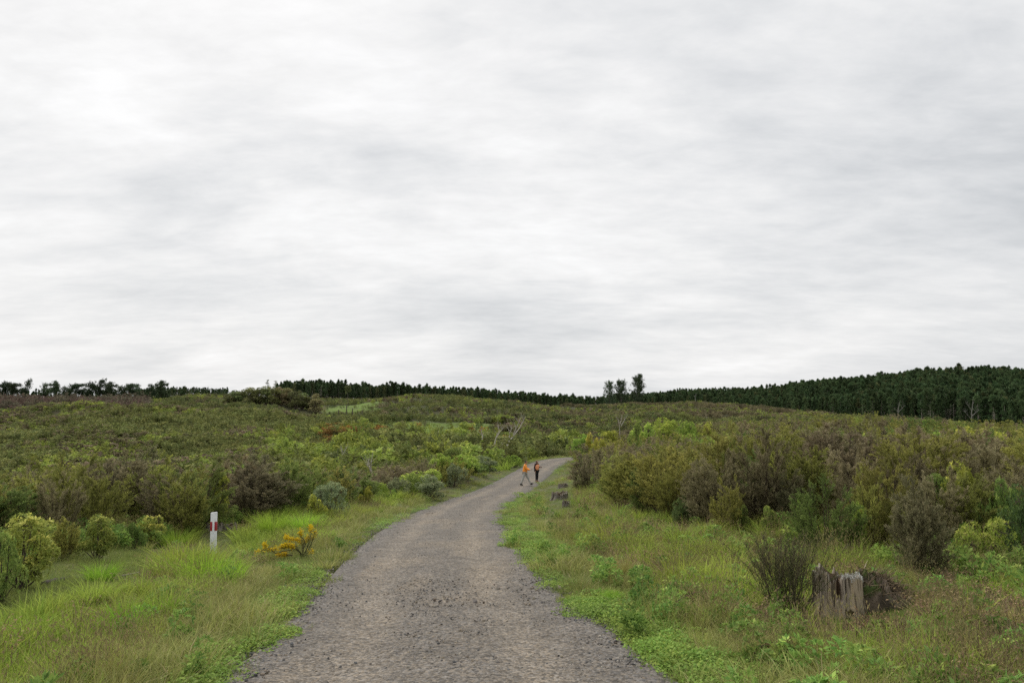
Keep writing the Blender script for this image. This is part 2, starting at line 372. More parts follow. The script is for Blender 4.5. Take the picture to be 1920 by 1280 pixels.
# ------------------------------------------------------------------ road
def road_edges(i):
    """ragged half widths at a road sample"""
    y = ROAD[i, 1]
    return (1.72 + (vnoise(y * .35, 3, 20) - .5) * .5 + (vnoise(y * 1.7, 3, 21) - .5) * .22,
            1.72 + (vnoise(y * .35, 9, 22) - .5) * .4 + (vnoise(y * 1.7, 9, 23) - .5) * .22)
def road_material():
    m, ns, ls = new_mat('gravel')
    out = N(ns, 'ShaderNodeOutputMaterial'); pb = N(ns, 'ShaderNodeBsdfPrincipled'); at = N(ns, 'ShaderNodeAttribute', attribute_name='Col')
    ge = N(ns, 'ShaderNodeNewGeometry')
    v1 = N(ns, 'ShaderNodeTexVoronoi'); v1.inputs['Scale'].default_value = 42
    v2 = N(ns, 'ShaderNodeTexVoronoi'); v2.inputs['Scale'].default_value = 110
    nz = N(ns, 'ShaderNodeTexNoise'); nz.inputs['Scale'].default_value = 2.2; nz.inputs['Detail'].default_value = 9; nz.inputs['Roughness'].default_value = .65
    n3 = N(ns, 'ShaderNodeTexNoise'); n3.inputs['Scale'].default_value = 14; n3.inputs['Detail'].default_value = 6; n3.inputs['Roughness'].default_value = .7
    for n in (v1, v2, nz, n3): ls.new(ge.outputs['Position'], n.inputs['Vector'])
    hv = N(ns, 'ShaderNodeSeparateColor'); ls.new(v1.outputs['Color'], hv.inputs[0])
    h2 = N(ns, 'ShaderNodeSeparateColor'); ls.new(v2.outputs['Color'], h2.inputs[0])
    ra = N(ns, 'ShaderNodeMapRange'); ra.inputs[3].default_value = .5; ra.inputs[4].default_value = 1.6; ls.new(hv.outputs[0], ra.inputs[0])
    rb = N(ns, 'ShaderNodeMapRange'); rb.inputs[3].default_value = .72; rb.inputs[4].default_value = 1.3; ls.new(h2.outputs[0], rb.inputs[0])
    rc = N(ns, 'ShaderNodeMapRange'); rc.inputs[1].default_value = .3; rc.inputs[2].default_value = .7; rc.inputs[3].default_value = .8; rc.inputs[4].default_value = 1.2; ls.new(nz.outputs[0], rc.inputs[0])
    rd = N(ns, 'ShaderNodeMapRange'); rd.inputs[1].default_value = .3; rd.inputs[2].default_value = .7; rd.inputs[3].default_value = .78; rd.inputs[4].default_value = 1.22; ls.new(n3.outputs[0], rd.inputs[0])
    m1 = N(ns, 'ShaderNodeMath', operation='MULTIPLY'); m2 = N(ns, 'ShaderNodeMath', operation='MULTIPLY'); m3 = N(ns, 'ShaderNodeMath', operation='MULTIPLY')
    ls.new(ra.outputs[0], m1.inputs[0]); ls.new(rb.outputs[0], m1.inputs[1]); ls.new(m1.outputs[0], m2.inputs[0]); ls.new(rc.outputs[0], m2.inputs[1]); ls.new(m2.outputs[0], m3.inputs[0]); ls.new(rd.outputs[0], m3.inputs[1])
    # stone tint: some bluish, some tan
    tint = N(ns, 'ShaderNodeMix', data_type='RGBA'); tint.inputs[6].default_value = (.98, .99, 1.01, 1); tint.inputs[7].default_value = (1.1, 1.0, .86, 1); ls.new(hv.outputs[1], tint.inputs[0])
    mm = N(ns, 'ShaderNodeVectorMath', operation='MULTIPLY'); ls.new(at.outputs['Color'], mm.inputs[0]); ls.new(tint.outputs[2], mm.inputs[1])
    sc = N(ns, 'ShaderNodeVectorMath', operation='SCALE'); ls.new(mm.outputs[0], sc.inputs[0]); ls.new(m3.outputs[0], sc.inputs['Scale'])
    ls.new(sc.outputs[0], pb.inputs['Base Color']); pb.inputs['Roughness'].default_value = .9; pb.inputs['Specular IOR Level'].default_value = .2
    ad = N(ns, 'ShaderNodeMath', operation='MULTIPLY_ADD'); ad.inputs[1].default_value = -.35
    ls.new(v1.outputs['Distance'], ad.inputs[0]); ls.new(n3.outputs[0], ad.inputs[2])
    b = N(ns, 'ShaderNodeBump'); b.inputs['Strength'].default_value = .8; b.inputs['Distance'].default_value = .02
    ls.new(ad.outputs[0], b.inputs['Height']); ls.new(b.outputs[0], pb.inputs['Normal']); ls.new(pb.outputs[0], out.inputs[0])
    return m
def build_road():
    C = ROAD; t = nrm(np.gradient(C[:, :2], axis=0)); nx = np.stack([t[:, 1], -t[:, 0]], 1)  # to the right
    nc = 41; V = []; Cc = []
    for i in range(len(C)):
        wl, wr = road_edges(i)
        s = np.concatenate([np.linspace(-wl - .35, 0, nc // 2, endpoint=False), np.linspace(0, wr + .35, nc - nc // 2)])
        x = C[i, 0] + nx[i, 0] * s; y = C[i, 1] + nx[i, 1] * s
        q = np.abs(s) / np.interp(C[i, 1], [5, 9, 12, 16, 22, 40], [1.74, 1.60, 1.55, 1.58, 1.66, 1.66])
        z = C[i, 2] - .05 * sstep(0, 1.9, np.abs(s)) + .012 + (vnoise(x * 3, y * 3, 31) - .5) * .03 - .03 * (np.exp(-((s + .78) / .3) ** 2) + np.exp(-((s - .78) / .3) ** 2)) - .16 * sstep(1.02, 1.14, q)
        V.append(np.stack([x, y, z], 1))
        tr = np.exp(-((s + .8) / .27) ** 2) + np.exp(-((s - .75) / .27) ** 2)
        tr = np.clip(tr * (.5 + .5 * vnoise(x * .9, y * .35, 33)), 0, 1)[:, None]
        grey = np.array([.122, .112, .100]); tan = np.array([.172, .153, .129]); edge = np.array([.118, .111, .104])
        e = sstep(.68, 1.0, q)[:, None]
        c = grey * (1 - tr) + tan * tr; c = c * (1 - e) + edge * e
        k = sstep(.62, .8, vnoise(x * 2.2, y * .9, 35))[:, None] * .3 * (1 - e); c = c * (1 - k) + np.array([.22, .185, .14]) * k
        Cc.append(c)
    V = np.vstack(V); Cc = np.vstack(Cc); m = len(C)
    i = np.arange(m - 1)[:, None] * nc; j = np.arange(nc - 1)[None]
    q = np.stack([i + j, i + j + 1, i + nc + j + 1, i + nc + j], -1).reshape(-1, 4)
    tag(link('road', mesh_from('road', V, q, road_material(), Cc, True)), kind='structure')
build_road()
def surf(x, y):
    """height of what one stands on: road sheet or ground"""
    return ground(x, y)

# ------------------------------------------------------------------ instancing for the uncountable
def stuff(name, pts, rot, scl, pick, protos, label=None, cat=None):
    me = bpy.data.meshes.new(name); me.vertices.add(len(pts)); me.vertices.foreach_set('co', np.asarray(pts, np.float32).ravel())
    a = me.attributes.new('rot', 'FLOAT_VECTOR', 'POINT'); a.data.foreach_set('vector', np.asarray(rot, np.float32).ravel())
    a = me.attributes.new('scl', 'FLOAT_VECTOR', 'POINT'); a.data.foreach_set('vector', np.asarray(scl, np.float32).ravel())
    a = me.attributes.new('pick', 'INT', 'POINT'); a.data.foreach_set('value', np.asarray(pick, np.int32))
    o = link(name, me)
    cn = bpy.data.collections.new('zz_' + name)
    for i, pm in enumerate(protos):
        po = bpy.data.objects.new('%s_kind_%02d' % (name, i), pm); cn.objects.link(po)
    g = bpy.data.node_groups.new(name, 'GeometryNodeTree')
    g.interface.new_socket('Geometry', in_out='INPUT', socket_type='NodeSocketGeometry'); g.interface.new_socket('Geometry', in_out='OUTPUT', socket_type='NodeSocketGeometry')
    ns, ls = g.nodes, g.links
    gi = ns.new('NodeGroupInput'); go = ns.new('NodeGroupOutput'); ip = ns.new('GeometryNodeInstanceOnPoints'); ci = ns.new('GeometryNodeCollectionInfo')
    ci.inputs['Collection'].default_value = cn; ci.inputs['Separate Children'].default_value = True; ci.inputs['Reset Children'].default_value = True
    def na(nm, ty):
        n = ns.new('GeometryNodeInputNamedAttribute'); n.data_type = ty; n.inputs['Name'].default_value = nm; return n.outputs[0]
    ls.new(gi.outputs[0], ip.inputs['Points']); ls.new(ci.outputs[0], ip.inputs['Instance']); ip.inputs['Pick Instance'].default_value = True
    ls.new(na('pick', 'INT'), ip.inputs['Instance Index'])
    er = ns.new('FunctionNodeEulerToRotation'); ls.new(na('rot', 'FLOAT_VECTOR'), er.inputs[0]); ls.new(er.outputs[0], ip.inputs['Rotation'])
    ls.new(na('scl', 'FLOAT_VECTOR'), ip.inputs['Scale']); ls.new(ip.outputs[0], go.inputs[0])
    md = o.modifiers.new('scatter', 'NODES'); md.node_group = g
    tag(o, label, cat, kind='stuff'); return o
def rots(n, tilt=.1):
    return np.stack([rng.normal(0, tilt, n), rng.normal(0, tilt, n), rng.uniform(0, 6.283, n)], 1)
def scls(n, a, b, zvar=.15):
    s = rng.uniform(a, b, n); return np.stack([s * rng.uniform(.85, 1.15, n), s * rng.uniform(.85, 1.15, n), s * rng.uniform(1 - zvar, 1 + zvar, n)], 1)

# ------------------------------------------------------------------ plants
def mixc(a, b, t): return np.asarray(a) * (1 - t) + np.asarray(b) * t
def feathery(H, W, nst, nbr, ntw, nlf, lL, lW, cA, cB, tip, lowbare=.08):
    """a shrub of upswept plumes: stems > branches > twigs > tiny leaves.  returns (foliage Geo, wood Geo)"""
    a = rng.uniform(0, 6.283, nst); rho = np.sqrt(rng.uniform(0, 1, nst)) * .46 * W
    hh = H * np.sqrt(np.maximum(0, 1 - (rho / (.56 * W)) ** 2)) * rng.uniform(.72, 1.06, nst)
    e = np.stack([np.cos(a) * rho, np.sin(a) * rho, hh], 1); b0 = np.stack([np.cos(a), np.sin(a), 0 * a], 1) * .05 * W
    mid = np.stack([np.cos(a) * rho * .75, np.sin(a) * rho * .75, hh * .42], 1)
    def bez(t, i):
        t = t[:, None]; return (1 - t) ** 2 * b0[i] + 2 * t * (1 - t) * mid[i] + t * t * e[i]
    def tan(t, i):
        t = t[:, None]; return nrm(2 * (1 - t) * (mid[i] - b0[i]) + 2 * t * (e[i] - mid[i]))
    wood = Geo(); wc = np.array([.075, .055, .04]); ii = np.arange(nst)
    K = 5
    for k in range(K):
        t0 = np.full(nst, k / K); t1 = np.full(nst, (k + 1) / K)
        wood.tubes(bez(t0, ii), bez(t1, ii), .013 * H / 2 * (1 - t0 * .85), .013 * H / 2 * (1 - t1 * .85), wc, 4)
    si = np.repeat(ii, nbr); t = rng.uniform(lowbare, 1, len(si)) ** .8
    bp = bez(t, si); td = tan(t, si); n = len(si)
    rad = nrm(np.cross(td, rdir(n)))
    outw = nrm(np.stack([bp[:, 0], bp[:, 1], 0 * bp[:, 0]], 1) + 1e-6)
    bd = nrm(td * .5 + rad * .42 + outw * .55 * (.4 + rng.uniform(0, 1, (n, 1))) + np.array([0, 0, .28])); bl = H * (.13 * (1.2 - t) + .085) * rng.uniform(.6, 1.45, n)
    wood.tubes(bp, bp + bd * bl[:, None], .004 * H / 2, .0015, wc, 3)
    plume = rng.uniform(0, 1, n); pv = rng.uniform(0, 1, n)
    bi = np.repeat(np.arange(n), ntw); s = rng.uniform(.05, 1.0, len(bi))
    tp = bp[bi] + bd[bi] * (bl[bi] * s)[:, None]; n2 = len(bi)
    tdir = nrm(bd[bi] * .9 + nrm(np.cross(bd[bi], rdir(n2))) * .5 + np.array([0, 0, .12])); tl = bl[bi] * (.26 * (1.2 - s)) + .018 * H
    li = np.repeat(np.arange(n2), nlf); q = rng.uniform(0, 1, len(li)); n3 = len(li)
    lp = tp[li] + tdir[li] * (tl[li] * q)[:, None] + rng.normal(0, .0015 * H, (n3, 3))
    ld = nrm(tdir[li] * 1.0 + rdir(n3) * .5)
    cc = mixc(cA, cB, np.clip(plume[bi][li] * .9 + rng.uniform(-.1, .2, n3), 0, 1)[:, None]) * rng.uniform(.9, 1.1, (n3, 1)) * (.72 + .56 * pv[bi][li])[:, None]
    tp_ = (sstep(.55, 1, q) * sstep(.6, 1, s[li]) * .7)[:, None]
    cc = mixc(cc, tip, tp_)
    fol = Geo().leaves(lp, ld, lL * rng.uniform(.7, 1.3, n3), lW, cc)
    return fol, wood

COLS = {  # leaf colour A, B, young tips
 'bronze': ((.088, .080, .040), (.124, .105, .060), (.18, .15, .10)),
 'olive': ((.095, .102, .028), (.145, .145, .036), (.215, .205, .06)),
 'green': ((.065, .088, .025), (.098, .125, .034), (.165, .190, .055)),
 'dark': ((.066, .064, .034), (.100, .090, .050), (.145, .122, .076)),
}
def broadleaf(H, W, nl, nros, lL, lW, cA, cB, tip, tipk=.5, per=7):
    """a rounded bush of leaf rosettes carried on forking stems"""
    wood = Geo(); wc = np.array([.10, .08, .06])
    a = rng.uniform(0, 6.283, nl); rr = np.sqrt(rng.uniform(0, 1, nl)) * .36 * W; zz = H * rng.uniform(.2, .84, nl) * np.sqrt(np.maximum(.15, 1 - (rr / (.52 * W)) ** 2))
    c = np.stack([np.cos(a) * rr, np.sin(a) * rr, zz], 1); lr = .5 * min(H, W) * rng.uniform(.3, .48, nl)
    base = rng.normal(0, .03, (nl, 3)) * [1, 1, 0]; midp = (base + c) / 2 + rng.normal(0, .05 * W, (nl, 3))
    wood.tubes(base, midp, .012 * H, .009 * H, wc, 4); wood.tubes(midp, c, .009 * H, .005 * H, wc, 4)
    i = rng.integers(0, nl, nros); d = rdir(nros); d[:, 2] = d[:, 2] * .9 + .25; d = nrm(d)
    ok = rng.uniform(.72, 1.02, nros)
    p = c[i] + d * (lr[i] * ok)[:, None] * np.array([1, 1, .85]); p[:, 2] = np.maximum(p[:, 2], .04)
    k = rng.choice(nros, nros // 3, replace=False); wood.tubes(c[i][k], p[k], .004 * H, .002, wc, 3)
    j = np.repeat(np.arange(nros), per); n = len(j)
    perp = nrm(np.cross(d[j], rdir(n)))
    ld = nrm(perp + d[j] * rng.uniform(.1, .9, (n, 1)) + np.array([0, 0, .15]))
    g = rng.uniform(0, 1, nros)[j][:, None]
    cc = mixc(cA, cB, g) * rng.uniform(.8, 1.2, (n, 1))
    young = (sstep(.25, .8, d[j][:, 2]) * sstep(1 - tipk, 1.05 - tipk * .5, rng.uniform(0, 1, nros)[j]))[:, None]
    cc = mixc(cc, tip, young * .9)
    fol = Geo().leaves(p[j] + perp * .01, ld, lL * rng.uniform(.6, 1.25, n), lW * rng.uniform(.7, 1.2, n), cc, side=d[j] * 1.0 + rdir(n) * .3)
    return fol, wood
BCOLS = {
 'lime': ((.105, .150, .028), (.160, .205, .040), (.27, .30, .07)),
 'green': ((.062, .090, .024), (.095, .128, .032), (.17, .20, .05)),
 'cream': ((.088, .115, .026), (.135, .155, .034), (.31, .31, .085)),
 'grey': ((.085, .105, .055), (.13, .15, .08), (.22, .23, .12)),
 'yellow': ((.14, .15, .028), (.2, .195, .035), (.34, .31, .07)),
 'deep': ((.040, .062, .022), (.065, .09, .03), (.11, .14, .045)),
}
# prototypes
FE = {}; FEM = {}
for cn, cc in COLS.items():
    FE[cn] = []; FEM[cn] = []
    for k, (H, W) in enumerate(((2., 1.5), (2., 1.9), (2., 1.15))):
        f, w = feathery(H, W, 25 + 3 * k, 13, 14, 7, .042, .012, *cc)
        FE[cn].append((f.mesh('foliage', M_LEAF), w.mesh('stems', M_BARK)))
        f, w = feathery(H, W, 15, 9, 7, 4, .085, .028, *cc)
        FEM[cn].append((f.mesh('foliage', M_LEAF), w.mesh('stems', M_BARK)))
BR = {}
for cn, cc in BCOLS.items():
    BR[cn] = []
    for k, (H, W) in enumerate(((1.5, 1.7), (1.6, 1.3), (1.2, 1.9))):
        f, w = broadleaf(H, W, 13, 620, .085, .032, *cc, tipk=.7 if cn == 'cream' else .45)
        BR[cn].append((f.mesh('foliage', M_LEAF), w.mesh('stems', M_BARK), H, W))

def put(kind_name, meshes, loc, rz, sc, label, cat, group):
    e = link(kind_name, None, loc=loc, rot=(0, 0, rz), scale=sc); e.empty_display_size = .1
    link('foliage', meshes[0], e); link('stems', meshes[1], e)
    return tag(e, label, cat, group)

PLACED = []   # feathery shrubs and bushes: dict per item, labelled at the end
def shrub(kind, colr, u, vtop, vbase, wpx, Y=None, label=None, var=None):
    """stand a shrub so that it reaches vtop; base on the ground where the sight line of vbase meets it, or at distance Y"""
    if Y is None: p = hit(u, vbase, 5, 90)
    else:
        q = P(u, 755, Y); p = np.array([q[0], Y, g1(q[0], Y)])
    top = P(u, vtop, p[1])[2]; h = max(.3, top - p[2]); w = wpx / F * p[1]
    PLACED.append(dict(kind=kind, col=colr, p=p - [0, 0, .04], h=h, w=w, label=label, var=var))
    return p

# left of the road, near
shrub('b', 'cream', 38, 952, 1105, 118, label='big round bush with pale yellow shoot tips at the left edge of the photo')
shrub('b', 'green', 5, 985, 1130, 70, label='low green leafy bush at the very left edge, in front of the pale-tipped bush')
shrub('b', 'cream', 180, 957, 1050, 66, var=1, label='upright cone-shaped bush with cream yellow tips, standing alone in the long grass')
shrub('b', 'cream', 284, 960, 1022, 62, label='small bush with cream tips between the cone-shaped bush and the white marker post')
shrub('f', 'olive', 122, 965, 1048, 40, var=2, label='slim olive shrub between the round pale-tipped bush and the cone-shaped bush')
shrub('b', 'green', 250, 975, 1030, 40, label='little dark green bush just left of the small cream-tipped bush')
shrub('b', 'green', 437, 943, 985, 48, label='small bright green sapling just right of the white marker post')
shrub('b', 'yellow', 420, 872, 985, 40, Y=21, var=1, label='tall leggy sapling with lime green top behind the white marker post')
for (u, vt, w, Y, c) in ((25, 905, 95, 15, 'green'), (70, 880, 110, 17, 'olive'), (150, 862, 120, 17.5, 'olive'), (118, 890, 80, 15.5, 'bronze'), (215, 850, 110, 20, 'bronze'), (190, 880, 110, 16.5, 'olive'),
    (262, 842, 90, 22, 'dark'), (300, 860, 100, 20, 'olive'), (320, 890, 80, 19, 'dark'), (372, 872, 120, 20, 'green'), (350, 895, 90, 18.6, 'olive'), (455, 856, 100, 24, 'bronze'),
    (500, 858, 100, 24, 'dark'), (470, 875, 110, 22.5, 'dark'), (545, 868, 90, 25, 'green'), (590, 880, 80, 26, 'green'), (665, 862, 84, 30, 'green'), (640, 878, 60, 29, 'olive'), (-40, 880, 120, 15, 'olive'), (-110, 880, 120, 14, 'bronze')):
    shrub('f', c, u, vt, 0, w * 1.15, Y)
shrub('b', 'grey', 622, 890, 966, 70, 23.5, label='grey-green rounded bush just beyond the yellow-flowered gorse')
shrub('b', 'yellow', 600, 920, 972, 46, 22.8, label='yellow-leaved low bush at the foot of the grey-green bush beyond the gorse')
shrub('b', 'yellow', 688, 905, 948, 40, 29)
for (u, vt, w, Y, c) in ((716, 897, 44, 34, 'lime'), (748, 893, 54, 35, 'grey'), (790, 872, 78, 38, 'lime'), (806, 888, 60, 35.5, 'grey'), (770, 884, 60, 36.5, 'green'),
    (842, 836, 66, 50, 'green'), (826, 848, 52, 47, 'lime'), (868, 850, 60, 49, 'lime'), (905, 853, 56, 60, 'grey'), (888, 860, 60, 54, 'green'), (918, 862, 40, 64, 'green'), (855, 868, 52, 45, 'grey'), (880, 846, 54, 55, 'lime'), (934, 856, 36, 70, 'lime'), (948, 850, 36, 76, 'green'), (965, 848, 36, 66, 'lime'), (985, 852, 32, 80, 'lime')):
    shrub('b', c, u, vt, 0, w, Y)
# right of the road, near
for (u, vt, w, vb, c, vr) in ((1088, 866, 54, 921, 'dark', 0), (1110, 838, 74, 918, 'dark', 0), (1142, 836, 66, 930, 'bronze', 0), (1160, 862, 88, 948, 'olive', 0), (1195, 848, 96, 952, 'olive', 2), (1240, 840, 120, 966, 'olive', 0),
    (1212, 880, 76, 964, 'green', 0), (1290, 848, 90, 970, 'olive', 1), (1345, 844, 106, 990, 'bronze', 0), (1318, 868, 70, 984, 'bronze', 2), (1440, 806, 120, 996, 'bronze', 0), (1400, 850, 90, 990, 'bronze', 0),
    (1485, 880, 70, 1000, 'dark', 0), (1520, 832, 104, 990, 'olive', 2), (1552, 896, 120, 1052, 'green', 0), (1590, 828, 110, 985, 'bronze', 0), (1612, 868, 100, 1012, 'bronze', 0), (1665, 858, 120, 1040, 'olive', 0),
    (1640, 895, 100, 1045, 'olive', 1), (1728, 900, 90, 1090, 'dark', 2), (1765, 876, 100, 1030, 'bronze', 0), (1820, 886, 90, 1030, 'olive', 2), (1700, 845, 100, 985, 'bronze', 1), (1790, 846, 120, 975, 'bronze', 1), (1900, 856, 110, 1010, 'bronze', 0), (1370, 900, 70, 1004, 'olive', 1), (1265, 880, 70, 976, 'olive', 0)):
    shrub('f', c, u, vt, vb, w, None, var=vr)
for (u, vt, w, Y, c) in ((1980, 870, 130, 13, 'olive'), (2060, 860, 130, 14, 'bronze')): shrub('f', c, u, vt, 0, w, Y)
shrub('b', 'lime', 1826, 952, 1062, 96, 10.9, var=0, label='bright lime rounded bush near the right edge of the photo')
shrub('b', 'deep', 1900, 905, 1062, 90, 11.4, label='dark green glossy bush at the right edge, beside the lime rounded bush')
shrub('b', 'yellow', 1800, 855, 950, 130, 14.5, var=2, label='wide spreading bush with yellow leaf clusters above the lime bush at right')
shrub('b', 'green', 1750, 880, 960, 70, 15)
shrub('b', 'green', 1860, 890, 990, 80, 12.8)
shrub('b', 'green', 1382, 925, 995, 34, 14.4, var=1, label='small green leafy sapling in front of the tall purple-brown shrub')
shrub('b', 'green', 1436, 925, 1005, 36, 13.9, var=1, label='narrow green sapling right of the other sapling, in front of the tallest bronze shrub')
shrub('b', 'deep', 1278, 915, 975, 40, 16.6)
shrub('b', 'lime', 1500, 925, 1010, 40, 12.9, var=1)
shrub('b', 'lime', 1600, 935, 1020, 36, 12.2, var=1)
for (u, vt, w, Y, c) in ((1202, 784, 46, 60, 'lime'), (1190, 790, 30, 58, 'green'), (1245, 781, 60, 64, 'lime'), (1285, 780, 54, 66, 'lime'), (1320, 786, 50, 66, 'yellow'), (1310, 806, 60, 50, 'green'), (1340, 812, 60, 46, 'lime'), (1290, 810, 46, 48, 'lime'),
    (1375, 812, 54, 44, 'lime'), (1110, 805, 34, 60, 'yellow'), (1092, 812, 40, 62, 'lime'), (1140, 800, 40, 62, 'yellow'), (1085, 826, 34, 66, 'green'), (1120, 818, 40, 56, 'yellow'), (1680, 814, 50, 40, 'yellow'), (1702, 820, 50, 38, 'green'), (1755, 808, 44, 42, 'lime'), (1620, 802, 40, 50, 'lime'),
    (1805, 790, 60, 45, 'yellow'), (1840, 792, 60, 44, 'green'), (1870, 800, 50, 42, 'yellow'), (1780, 798, 40, 46, 'green'), (1605, 778, 30, 90, 'lime'), (1520, 815, 40, 46, 'lime'), (1580, 818, 40, 42, 'green'), (1740, 784, 30, 80, 'lime'), (1890, 835, 40, 30, 'green')):
    shrub('b', c, u, vt, 0, w, Y)

# fill of feathery shrubs either side
fill = []
def try_fill(n, x0, x1, y0, y1, side):
    k = 0
    while k < n:
        k += 1
        y = math.sqrt(rng.uniform(y0 * y0, y1 * y1)); x = rng.uniform(x0, x1) * y
        if side < 0 and x > float(verge_l(y)) - 1.2: continue
        if side > 0 and x < float(verge_r(y)) + .9: continue
        if any((x - q['p'][0]) ** 2 + (y - q['p'][1]) ** 2 < (.36 * q['w']) ** 2 + .25 for q in PLACED if abs(q['p'][1] - y) < 2): continue
        if fill:
            m = np.array([(q[0], q[1]) for q in fill])
            if (((m - [x, y]) ** 2).sum(1) < (1.05 + y * .006) ** 2).any(): continue
        fill.append((x, y))
try_fill(2600, .02, .86, 14.5, 95, 1)
try_fill(900, -.86, -.02, 18, 60, -1)
fill.sort(key=lambda q: q[0] ** 2 + q[1] ** 2)
near_fill = [q for q in fill if abs(q[0]) < .76 * q[1] + 1]
far_fill = []
n_ind = 0
for (x, y) in fill:
    nz = vnoise(x / 7, y / 7, 60); r = rng.uniform()
    c = 'bronze' if nz + r * .5 > .82 else ('olive' if r < .62 else ('green' if r < .86 else 'dark'))
    lft = x < 0
    h = rng.uniform(1.35, 2.05) * (1.0 + .15 * (vnoise(x / 5, y / 5, 61) - .3)); 
    if lft: h = rng.uniform(1.1, 1.9)
    # keep the thicket behind the named shrubs from rising above its outline in the photograph
    w = h * rng.uniform(.8, 1.15)
    inside = abs(x) < .77 * y
    if n_ind < 215 and inside:
        PLACED.append(dict(kind='f', col=c, p=np.array([x, y, g1(x, y) - .05]), h=h, w=w, label=None, var=None)); n_ind += 1
    else: far_fill.append((x, y, h, w, c))

ORD = ['first', 'second', 'third', 'fourth', 'fifth', 'sixth', 'seventh', 'eighth', 'ninth', 'tenth', 'eleventh', 'twelfth', 'thirteenth', 'fourteenth', 'fifteenth', 'sixteenth', 'seventeenth', 'eighteenth', 'nineteenth', 'twentieth']
def ordw(i):
    if i < 20: return ORD[i]
    t = ['', '', 'twenty', 'thirty', 'forty', 'fifty'][(i + 1) // 10]
    return (t + '-' + ORD[i % 10]) if (i + 1) % 10 else {'twenty': 'twentieth', 'thirty': 'thirtieth', 'forty': 'fortieth', 'fifty': 'fiftieth'}[t]
def zone(u, y):
    if u < 960:
        a = 'behind the pale-tipped bush' if u < 150 else 'behind the cone bush' if u < 330 else 'behind the white marker post' if u < 560 else 'beyond the gorse' if u < 745 else 'left of the people'
    else:
        a = 'beyond the walkers' if u < 1075 else 'behind the small stumps' if u < 1240 else 'behind the two saplings' if u < 1420 else 'behind the big stump' if u < 1640 else 'near the lime bush'
    b = 'front row' if y < 19 else 'second row' if y < 26 else 'middle rows' if y < 38 else 'far rows'
    return b, a
CW = {'bronze': 'bronze brown', 'olive': 'olive green', 'green': 'mid green', 'dark': 'dark brownish', 'lime': 'lime green', 'cream': 'cream-tipped', 'grey': 'grey-green', 'yellow': 'yellow-green', 'deep': 'deep green'}
zn = {}
for q in PLACED:
    q['u'], q['v'] = uv_of(*q['p'])
    if q['label'] is None:
        q['z'] = (q['kind'], q['col']) + zone(q['u'], q['p'][1]); zn.setdefault(q['z'], []).append(q)
for z, ls_ in zn.items():
    ls_.sort(key=lambda q: q['u'])
    nm = 'feathery shrub' if z[0] == 'f' else 'leafy bush'
    for i, q in enumerate(ls_):
        if len(ls_) == 1: q['label'] = 'the only %s %s in the %s %s' % (CW[z[1]], nm, z[2], z[3])
        else: q['label'] = '%s %s %s from left, %s %s' % (ordw(i), CW[z[1]], nm, z[2], z[3])
for q in PLACED:
    y = q['p'][1]
    if q['kind'] == 'f':
        k = q['var'] if q['var'] is not None else int(rng.integers(0, 3))
        if q['var'] is None and q['w'] / q['h'] < .65: k = 2
        ms = (FE if y < 27 else FEM)[q['col']][k]; H, W = ((2., 1.5), (2., 1.9), (2., 1.15))[k]
        put('feathery_shrub', ms, q['p'], rng.uniform(0, 6.28), (q['w'] / W, q['w'] / W, q['h'] / H / .97), q['label'], 'shrub', 'feathery shrubs of the scrub beside the road')
    else:
        k = q['var'] if q['var'] is not None else int(rng.integers(0, 3))
        ms = BR[q['col']][k]
        put('leafy_bush', ms, q['p'], rng.uniform(0, 6.28), (q['w'] / ms[3] * 1.02, q['w'] / ms[3] * 1.02, q['h'] / ms[2] * 1.05), q['label'], 'bush', 'broad-leaved bushes in the scrub beside the road')

# ------------------------------------------------------------------ the far scrub as masses
PF = []   # middle distance prototypes (unit 2 m tall)
PFK = []
for cn in ('bronze', 'olive', 'green', 'dark'):
    for k in range(2): PF.append(FEM[cn][k][0]); PFK.append(cn)
def far_proto(colA, colB, tip, kind='f', n=1):
    if kind == 'f': f, w = feathery(2., 2.2, 12, 6, 3, 2, .22, .085, colA, colB, tip)
    else: f, w = broadleaf(2., 2.4, 7, 90, .26, .12, colA, colB, tip, per=4)
    return f.mesh('far', M_FAR)
if far_fill:
    A = np.array([(q[0], q[1], 0, q[2], q[3]) for q in far_fill]); A[:, 2] = ground(A[:, 0], A[:, 1]) - .05
    pk = np.array([PFK.index(q[4]) + int(rng.integers(0, 2)) for q in far_fill])
    stuff('roadside_scrub', A[:, :3], rots(len(A), .05), np.stack([A[:, 4] / 1.6, A[:, 4] / 1.6, A[:, 3] / 2], 1), pk, PF, 'feathery brown and olive thicket filling the ground behind the nearer shrubs', 'scrub')

